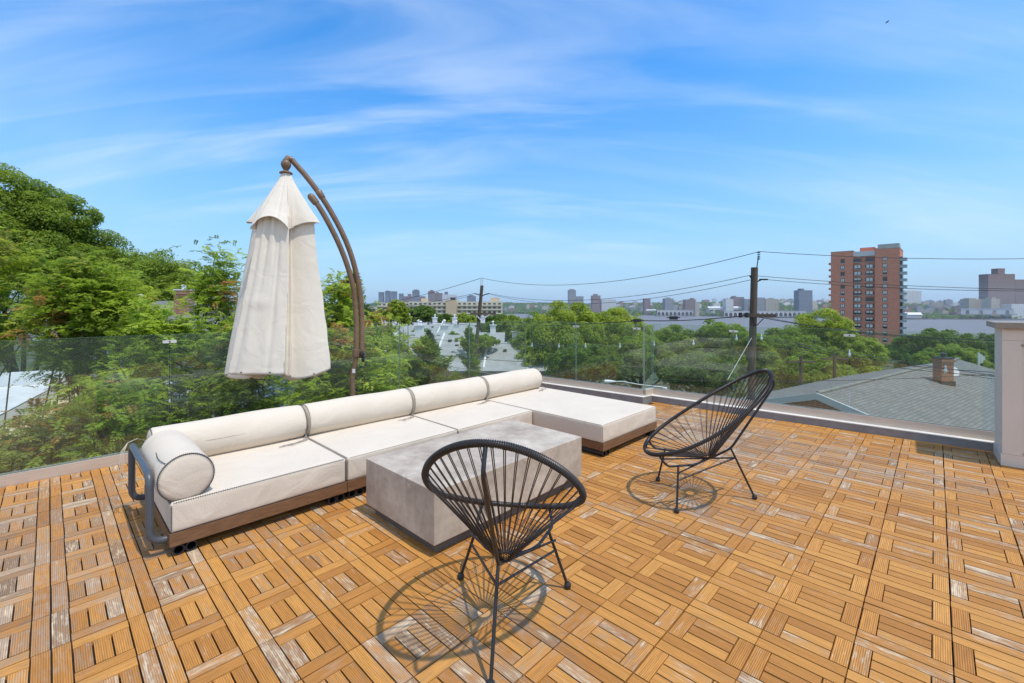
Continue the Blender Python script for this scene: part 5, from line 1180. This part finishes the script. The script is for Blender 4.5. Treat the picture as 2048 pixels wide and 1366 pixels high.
SK = [('leftmost of the three slim grey towers above the apartment block', 757, 766, 584, 606, 3600, 'slate', ()), ('middle one of the three slim grey towers above the apartment block', 769.7, 779, 582, 606, 3600, 'slate', ((772, 776, 581),)),
      ('rightmost of the three slim grey towers above the apartment block', 782, 792, 582.7, 606, 3600, 'slate', ()), ('short grey tower right of the three slim towers', 797.6, 805.5, 587, 606, 3500, 'slate', ()),
      ('wide low purple-grey block right of the slim towers', 807, 822, 592.5, 606, 3300, 'brown', ((815, 821, 588),)), ('dark broad tower with a stepped top, tallest over the apartment block', 824.4, 837, 581, 606, 3200, 'slate', ((827, 835, 579),)),
      ('low mauve block right of the dark broad tower', 838, 849, 592.5, 606, 3300, 'brown', ()), ('brown tower left of the white slab', 856, 868, 582, 606, 3300, 'brown', ((860, 865, 580),)), ('stepped brown blocks beside the white slab', 868.5, 884, 586, 606, 3350, 'brown', ((872, 876, 584),)),
      ('dark stepped tower behind the white slab', 889, 895, 583.5, 606, 3600, 'slate', ()), ('long white slab building above the apartment block', 884.5, 913, 589, 606, 3000, 'white', ()), ('flat-topped grey tower left of the leaning utility pole', 934, 951, 592, 606, 3100, 'slate', ((938, 945, 590),)),
      ('tall grey tower with a stepped shoulder above the round trees', 1137, 1152, 580, 612, 2900, 'grey', ((1140, 1149, 578),)), ('grey shoulder block right of the tall grey tower', 1152.5, 1167, 592.5, 612, 2900, 'grey', ()),
      ('brown stepped block right of the tall grey tower', 1184, 1201, 591, 612, 2800, 'brown', ((1188, 1196, 588),)), ('long pale low block beside the brown stepped block', 1203, 1232, 599, 612, 2800, 'white', ()),
      ('small brown tower above the river left of the arcaded pier', 1289, 1301, 597, 612, 2600, 'brown', ()), ('grey tower above the arcaded pier', 1330, 1347, 597, 614, 2500, 'grey', ((1335, 1342, 595),)), ('wide brown block above the arcaded pier', 1371, 1391, 599, 614, 2500, 'brown', ((1385, 1389, 596),)),
      ('small cream house-like block by the river', 1390.5, 1399, 604, 614, 2300, 'tan', ()), ('white block left of the tall utility pole', 1452, 1467, 598, 616, 2300, 'white', ()), ('brown-topped tower left of the tall utility pole', 1467.5, 1488, 594, 616, 2350, 'brown', ((1469, 1474, 592),)),
      ('pale block just behind the tall utility pole', 1489, 1502, 598, 616, 2300, 'grey', ()), ('grey block just right of the tall utility pole', 1514, 1530, 595, 616, 2250, 'grey', ()), ('long tan block right of the tall utility pole', 1531, 1557, 598, 616, 2250, 'tan', ((1545, 1550, 596),)),
      ('lone purple-grey tower between the utility pole and the red tower', 1598, 1625, 580.5, 620, 2150, 'slate', ((1604, 1610, 577),)), ('white hilltop building right of the red tower', 1809, 1843, 582, 600, 2600, 'white', ((1812, 1835, 580),)),
      ('large twin brown tower with a central shaft at the right', 1976.5, 2030, 548, 622, 1950, 'brown', ((1999, 2013, 536.5),)), ('brown tower behind the pier at the right edge', 2030.5, 2066, 559, 622, 2000, 'brown', ()),
      ('cream block with a curved front near the viaduct', 1938, 1973, 598, 618, 1950, 'tan', ((1942, 1955, 596),)), ('yellow-white building with a pediment below the twin brown tower', 1982, 2000.5, 598, 616, 1880, 'tan', ((1987, 1995, 595),)), ('white shed roofed block behind the pier cap', 2023, 2060, 608, 622, 1850, 'white', ())]
for lab, a, c, yt, yb, D, m, st in SK: tower(lab, a, c, yt, yb, D, m, st)
def small_blocks():
    rg = random.Random(31); b0 = {}
    for k in ('grey', 'brown', 'white', 'tan', 'red', 'slate'):
        b = MB(); b.box((0, 0, 0), (1, 1, 1)); b.box((.1, 0, .55), (.3, .4, .12)); me_o = b.build('small_block', FM[k]); b0[k] = me_o.data; bpy.data.objects.remove(me_o)
    n = 0
    for i in range(330):
        px = rg.uniform(925, 1655) if i % 3 else rg.uniform(1808, 2060)
        if i % 9 == 0: px = rg.uniform(745, 940)
        D = rg.uniform(2250, 3300) if px < 1655 else rg.uniform(1950, 2700)
        x = (px - CX) * D / F; z = gh(x, D)
        if z < -52: continue
        h = rg.uniform(16, 30) if rg.random() < .8 else rg.uniform(30, 42); w = rg.uniform(16, 52)
        if Z(596, D) < z + h: h = max(10, Z(597, D) - z)
        k = rg.choice(['grey', 'brown', 'white', 'white', 'tan', 'red', 'grey', 'tan']); o = bpy.data.objects.new('far_building', b0[k]); COL.objects.link(o)
        o.location = (x, D, z + h / 2 - 2); o.scale = (w, 15, h); o.rotation_euler = (0, 0, rg.uniform(-.3, .3))
        tag(o, 'small hazy building among trees on the hillside across the river', 'building', 'small buildings on the far hillside'); n += 1
small_blocks()
def arcade(label, x0, x1, yt, yb, D, n, name='pier_building', wall=(.50, .50, .50), deck=True, cat='building'):
    xa, xb = (x0 - CX) * D / F, (x1 - CX) * D / F; zt, zb = Z(yt, D), Z(yb, D); e = empty(name, (xa, D, zb), 0, label, cat)
    m = mat(name + '_stone', wall, .85); W_ = xb - xa; H = zt - zb; p = W_ / n; b = MB(); r = min(p * .36, H * .38); sp = zb + H * .40
    yF = 0
    for i in range(n):           # front wall pierced with round arches
        cx = (i + .5) * p; k = 10; top = H; arc = [(cx + r * math.cos(a), sp - zb + r * math.sin(a)) for a in np.linspace(math.pi, 0, k)]
        pts = [(i * p, 0), (cx - r, 0)] + arc + [(cx + r, 0), ((i + 1) * p, 0), ((i + 1) * p, top), (i * p, top)]
        L1 = [(cx - r, 0)] + arc + [(cx + r, 0)]
        # strips from arch to roof line
        for q in range(len(arc) - 1):
            (ax_, az), (bx_, bz) = arc[q], arc[q + 1]; b.add([(ax_, yF, az), (bx_, yF, bz), (bx_, yF, top), (ax_, yF, top)], [(0, 1, 2, 3)])
            b.add([(ax_, yF, az), (bx_, yF, bz), (bx_, 6, bz), (ax_, 6, az)], [(3, 2, 1, 0)])
        for xa_, xb_ in ((i * p, cx - r), (cx + r, (i + 1) * p)): b.add([(xa_, yF, 0), (xb_, yF, 0), (xb_, yF, top), (xa_, yF, top)], [(0, 1, 2, 3)])
    b.box((W_ / 2, 10, top + .6), (W_ + 4, 22, 1.2)); b.build('arcade', m, e)
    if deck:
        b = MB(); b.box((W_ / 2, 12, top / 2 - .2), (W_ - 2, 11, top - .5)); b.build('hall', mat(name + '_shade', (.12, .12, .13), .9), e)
    b = MB(); b.box((W_ / 2, 8, -1.5), (W_ + 10, 30, 3)); b.build('quay', mat(name + '_quay', (.22, .22, .22), .9), e)
arcade('long grey riverside building with a row of arched openings, left one', 1314, 1386, 620.5, 631, 2350, 9)
arcade('longest grey riverside building with arched openings, right of the utility pole', 1448, 1612, 622.5, 632.5, 2080, 18)
arcade('grey stone viaduct of wide open arches above the river at the right', 1922, 2028, 617.5, 628, 1830, 4, 'viaduct', (.34, .38, .42), False, 'viaduct')
def riverside_sheds():
    for lab, a, c, yt, yb, D in (('white boathouse with a shallow roof on the far bank right of the red tower', 1812, 1845, 625, 636, 1800), ('long white low shed roof behind the arcaded buildings', 1416, 1554, 613, 619, 2330), ('small white pavilion at the left end of the arcaded pier', 1293, 1313, 619, 622, 2380)):
        xa, xb = (a - CX) * D / F, (c - CX) * D / F; zt, zb = Z(yt, D), Z(yb, D); e = empty('riverside_shed', ((xa + xb) / 2, D, zb), 0, lab, 'building'); w = xb - xa; h = zt - zb
        b = MB(); b.box((0, 8, h * .30), (w * .96, 15, h * .6)); b.build('wall', M['wall_grey'] if a == 1812 else M['white_paint'], e)
        b = MB(); slope(b, (-w / 2, 8, h), (w / 2, 8, h), (w / 2, -1, h * .6), (-w / 2, -1, h * .6), .5); slope(b, (w / 2, 8, h), (-w / 2, 8, h), (-w / 2, 17, h * .6), (w / 2, 17, h * .6), .5); b.build('roof', M['metal_white'], e)
riverside_sheds()
def embankment():
    b = MB(); P = [(1322 + 200, 2030), (1637, 1846), (2100, 1786), (3200, 1725)]
    P = [(x, float(np.interp(x, [-3000, 0, 800, 1322, 1637, 2100, 5000], [3100, 2900, 2560, 2030, 1860, 1800, 1650])) - 6) for x in range(600, 3600, 60)]
    for (xa, ya), (xb, yb) in zip(P[:-1], P[1:]): b.add([(xa, ya, -61), (xb, yb, -61), (xb, yb, -56.5), (xa, ya, -56.5), (xa, ya + 12, -56.5), (xb, yb + 12, -56.5)], [(0, 1, 2, 3), (3, 2, 5, 4)])
    tag(b.build('embankment', noisy('stone_embankment', (.17, .165, .16), (.12, .12, .12), .05, .9), auto=False), kind='structure')
embankment()

# ------------------------------------------------------------------ utility poles and wires
def upole(label, base_px, top_px, top_y, D, r, seed):
    tp = at(top_px, top_y, D); bx = at(base_px, 760, D).x; g = gh(tp.x, D); k = (tp.x - bx) / (tp.z - Z(760, D)); bs_ = Vector((tp.x - k * (tp.z - g), D, g))
    e = empty('utility_pole', bs_, 0, label, 'utility pole', 'wooden utility poles'); b = MB()
    b.tube([bs_ + (tp - bs_) * t for t in np.linspace(0, 1, 8)], r, 14, rfun=lambda t: 1.12 - .22 * t); b.build('pole', M['pole_wood'], e, origin=bs_)
    return e, tp, bs_
wire_m = mat('black_cable', (.03, .03, .032), .6)
def wires():
    eB, tB, oB = upole('tall dark wooden utility pole in front of the river, right of centre', 1503, 1509, 535, 18, .145, 1)
    eA, tA, oA = upole('leaning utility pole in front of the grey townhouse roofs', 946, 964, 571, 33, .135, 2)
    def arm(e, o0, c, w, px_d, y=0, name='crossarm'):
        b = MB(); b.box(c, (w, .10, .12), y); b.build(name, M['pole_wood'], e, origin=o0)
    DB = 18; P = lambda px, py, D=DB: at(px, py, D)
    # top insulators on the tall pole
    b = MB(); b.tube([P(1513, 540), P(1517, 512)], .02, 8)
    for i in range(4): c = P(1517.5, 505 + i * 4.2); b.lathe([(.02, -.03), (.06, -.02), (.06, 0), (.02, .02)], c, 10)
    b.build('insulator', M['dark'], eB, origin=oB)
    b = MB(); b.tube([P(1499, 551), P(1506, 560), P(1515, 563), P(1521, 560)], .03, 8); b.box(P(1527, 559), (.32, .08, .06), 0); b.build('bracket', M['dark'], eB, origin=oB)
    b = MB(); b.box(P(1520, 631, 17.8), (1.15, .10, .12), -.3); b.build('crossarm', M['pole_wood'], eB, origin=oB)
    b = MB(); b.tube([P(1508, 634, 17.8), P(1512, 652, 17.8)], .022, 6); b.tube([P(1527, 637, 17.7), P(1512, 652, 17.8)], .022, 6); b.build('brace', M['pole_wood'], eB, origin=oB)
    for px in (1481, 1494):
        b = MB(); b.lathe([(.02, .10), (.07, .09), (.08, -.09), (.02, -.10)], P(px, 630, 17.7), 10); b.build('insulator', M['dark'], eB, origin=oB)
    # leaning pole fittings
    DA = 33; Q = lambda px, py, D=DA: at(px, py, D)
    for px in (962, 965.5):
        b = MB(); b.tube([Q(px, 575), Q(px, 556)], .035, 6); b.build('insulator', M['metal_white'], eA, origin=oA)
    b = MB(); b.tube([Q(949, 587), Q(957, 589), Q(964, 592), Q(970, 589), Q(979, 587)], .045, 6); b.build('bracket', M['dark'], eA, origin=oA)
    b = MB(); b.box(Q(966, 627.5, 32.8), (1.9, .12, .14), .15); b.build('crossarm', M['pole_wood'], eA, origin=oA)
    b = MB(); b.tube([Q(951, 628, 32.7), Q(961, 640, 32.8)], .04, 6); b.tube([Q(980, 629, 32.7), Q(963, 641, 32.8)], .04, 6); b.build('brace', M['metal_white'], eA, origin=oA)
    # wires: (label, start, end, sag, radius)
    Wl = [('top wire from the leaning pole rising to the insulators of the tall pole', (963, 556, 33), (1519, 503, 18), .9, .013),
          ('top wire from the tall pole across the red brick tower to the right', (1519, 503, 18), (2075, 517, 17), .12, .012),
          ('top wire from the leaning pole falling away to the left behind the umbrella', (963, 556, 33), (640, 613, 60), .8, .018),
          ('upper one of the two middle wires between the poles', (979, 587, 33), (1498, 551, 18), .75, .012), ('lower one of the two middle wires between the poles', (979, 588, 33), (1500, 560, 18), .85, .011),
          ('upper middle wire from the tall pole to the right', (1506, 551, 18), (2075, 579, 16), .10, .011), ('lower middle wire from the tall pole to the right', (1520, 558, 18), (2075, 582, 16), .12, .011),
          ('middle wire from the leaning pole to the left', (949, 587, 33), (700, 622, 55), .3, .016), ('second middle wire from the leaning pole to the left', (949, 590, 33), (690, 630, 55), .35, .014),
          ('thick black cable hung below the crossarm of the tall pole on its left', (1280, 641, 22), (1508, 629, 18), .10, .022), ('black service cable left of the thick cable with a splice box', (800, 634, 45), (1280, 641, 22), .55, .018),
          ('thick black cable falling to the right from the tall pole to the beige pier', (1508, 632, 18), (2060, 682, 12.5), .22, .016), ('thin black cable just under the thick cable on the right', (1530, 634, 18), (2070, 690, 12), .20, .009),
          ('white guy wire slanting from the tall pole', (1503, 676, 17.8), (1455, 760, 16.5), .0, .009),
          ('long black cable crossing the townhouse roofs high up', (730, 664, 30), (1100, 690, 22), .15, .010), ('long black cable crossing the townhouse roofs in the middle', (728, 690, 26), (1150, 727, 18), .2, .010),
          ('long black cable crossing the townhouse roofs low down', (780, 712, 24), (1340, 770, 15), .25, .010), ('lowest black cable behind the right-hand chair', (1300, 758, 15), (2040, 745, 13), .15, .009),
          ('black cable crossing the grey shingle roof', (1560, 690, 17), (2060, 748, 12), .18, .010), ('second black cable crossing the grey shingle roof', (1560, 694, 17), (2060, 756, 12), .2, .010)]
    for lab, a, c, sag, r in Wl:
        a, c = at(*a), at(*c); b = MB(); n = 28; b.tube([a.lerp(c, i / n) + Vector((0, 0, -sag * 4 * (i / n) * (1 - i / n))) for i in range(n + 1)], r, 6)
        m = M['metal_white'] if 'guy' in lab else wire_m
        o = b.build('utility_wire', m, None, origin=a, auto=False); o.location = a; tag(o, lab, 'wire', 'utility wires')
    for px, py, D, lab in ((1274, 641, 22, 'black splice box on the cable above the glass step'), (1347, 636, 20.5, 'black splice box on the thick cable left of the tall pole')):
        b = MB(); b.box((0, 0, 0), (.34, .16, .15)); b.tube([(-.3, 0, .02), (.3, 0, .02)], .03, 6); o = b.build('splice_box', M['dark']); o.location = at(px, py, D); tag(o, lab, 'cable box')
    for lab, px, top, D in (('short wooden pole with a crossarm above the gable of the shingle roof', 1602, 713, 34), ('short dark pole right of the short wooden pole', 1669, 708, 36)):
        t = at(px, top, D); g = gh(t.x, D); e = empty('utility_pole', (t.x, D, g), 0, lab, 'utility pole', 'wooden utility poles'); b = MB(); b.tube([(0, 0, 0), (0, 0, t.z - g)], .15, 10, rfun=lambda q: 1.1 - .3 * q); b.build('pole', M['pole_wood'], e)
        b = MB(); b.box((0, 0, t.z - g - .4), (2.2, .1, .12)); b.build('crossarm', M['pole_wood'], e)
wires()
def street_lamp():
    h = at(1219, 763, 14.5); e = empty('street_lamp', (at(1330, 772, 14.5).x, 14.5, gh(8, 14)), 0, 'pale street lamp arm reaching in behind the step of the railing', 'street lamp'); o0 = e.location
    P = [h + Vector((.1, 0, .0)), at(1245, 763, 14.5), at(1278, 769, 14.5), at(1330, 775, 14.5)]; b = MB(); b.tube(P, .016, 8); b.tube([P[-1], Vector((P[-1].x, 14.5, o0.z))], .07, 10); b.build('arm', M['metal_white'], e, origin=o0)
    b = MB(); Q = [h + Vector((-.17, 0, 0)), h + Vector((-.12, 0, 0)), h + Vector((.05, 0, 0)), h + Vector((.2, 0, 0))]; b.tube(Q, .055, 12, rfun=lambda t: .4 + .75 * math.sin(math.pi * min(1, t + .15)) ** .6); b.build('lamp_head', M['metal_white'], e, origin=o0)
street_lamp()
def flag():
    D = 60; b0 = at(1957, 735, D); e = empty('flagpole', (b0.x, D, gh(b0.x, D)), 0, 'thin white flagpole with a limp white flag left of the beige pier', 'flagpole'); o0 = e.location
    b = MB(); b.tube([(b0.x, D, o0.z), at(1957, 705, D)], .09, 8); b.build('pole', M['metal_white'], e, origin=o0)
    b = MB(); t = at(1958, 706, D); n = 8; vs = []
    for i in range(n + 1):
        for z in (0, -1.6): vs.append((t.x + i * .09, D + .15 * math.sin(i * 1.3), t.z + z * (1 - i / n * .7) - i * .06))
    b.add(vs, [(2 * i, 2 * i + 2, 2 * i + 3, 2 * i + 1) for i in range(n)]); b.build('flag', M['metal_white'], e, origin=o0)
flag()
def bird():
    b = MB(); b.tube([(-.28, 0, -.05), (-.12, 0, 0), (.08, 0, .03), (.24, 0, .07)], .07, 10, rfun=lambda t: .25 + 1.0 * math.sin(math.pi * t) ** .8)
    for s in (-1, 1): b.add([(-.06, 0, .03), (.10, 0, .04), (.16, .28 * s, .16), (.02, .62 * s, .10), (-.06, .3 * s, .12)], [(0, 1, 2, 3, 4)])
    b.add([(-.24, 0, -.04), (-.44, .09, -.10), (-.44, -.09, -.10)], [(0, 1, 2)])
    o = b.build('bird', mat('bird_feathers', (.05, .045, .04), .8)); o.location = at(1775, 44, 42); o.rotation_euler = (R(15), R(-25), R(-20)); o.scale = (.6, .6, .6); tag(o, 'small dark bird flying high in the sky at the right', 'bird')
bird()

def haze():
    b = MB(); b.box((0, 3100, 5), (10200, 7100, 260)); zlo, zhi = -67.5, 62
    b.v = [(x, y, zlo if z < 0 else zhi) for x, y, z in b.v]
    m = bpy.data.materials.new('haze'); m.use_nodes = True; nt = m.node_tree; nt.nodes.clear(); o = nt.nodes.new('ShaderNodeOutputMaterial'); v = nt.nodes.new('ShaderNodeVolumePrincipled')
    v.inputs['Density'].default_value = .00008; v.inputs['Color'].default_value = (.84, .91, 1, 1); v.inputs['Anisotropy'].default_value = .2; nt.links.new(v.outputs[0], o.inputs['Volume'])
    tag(b.build('haze', m), 'pale blue summer haze over the river and far city', 'haze', kind='stuff')
haze()
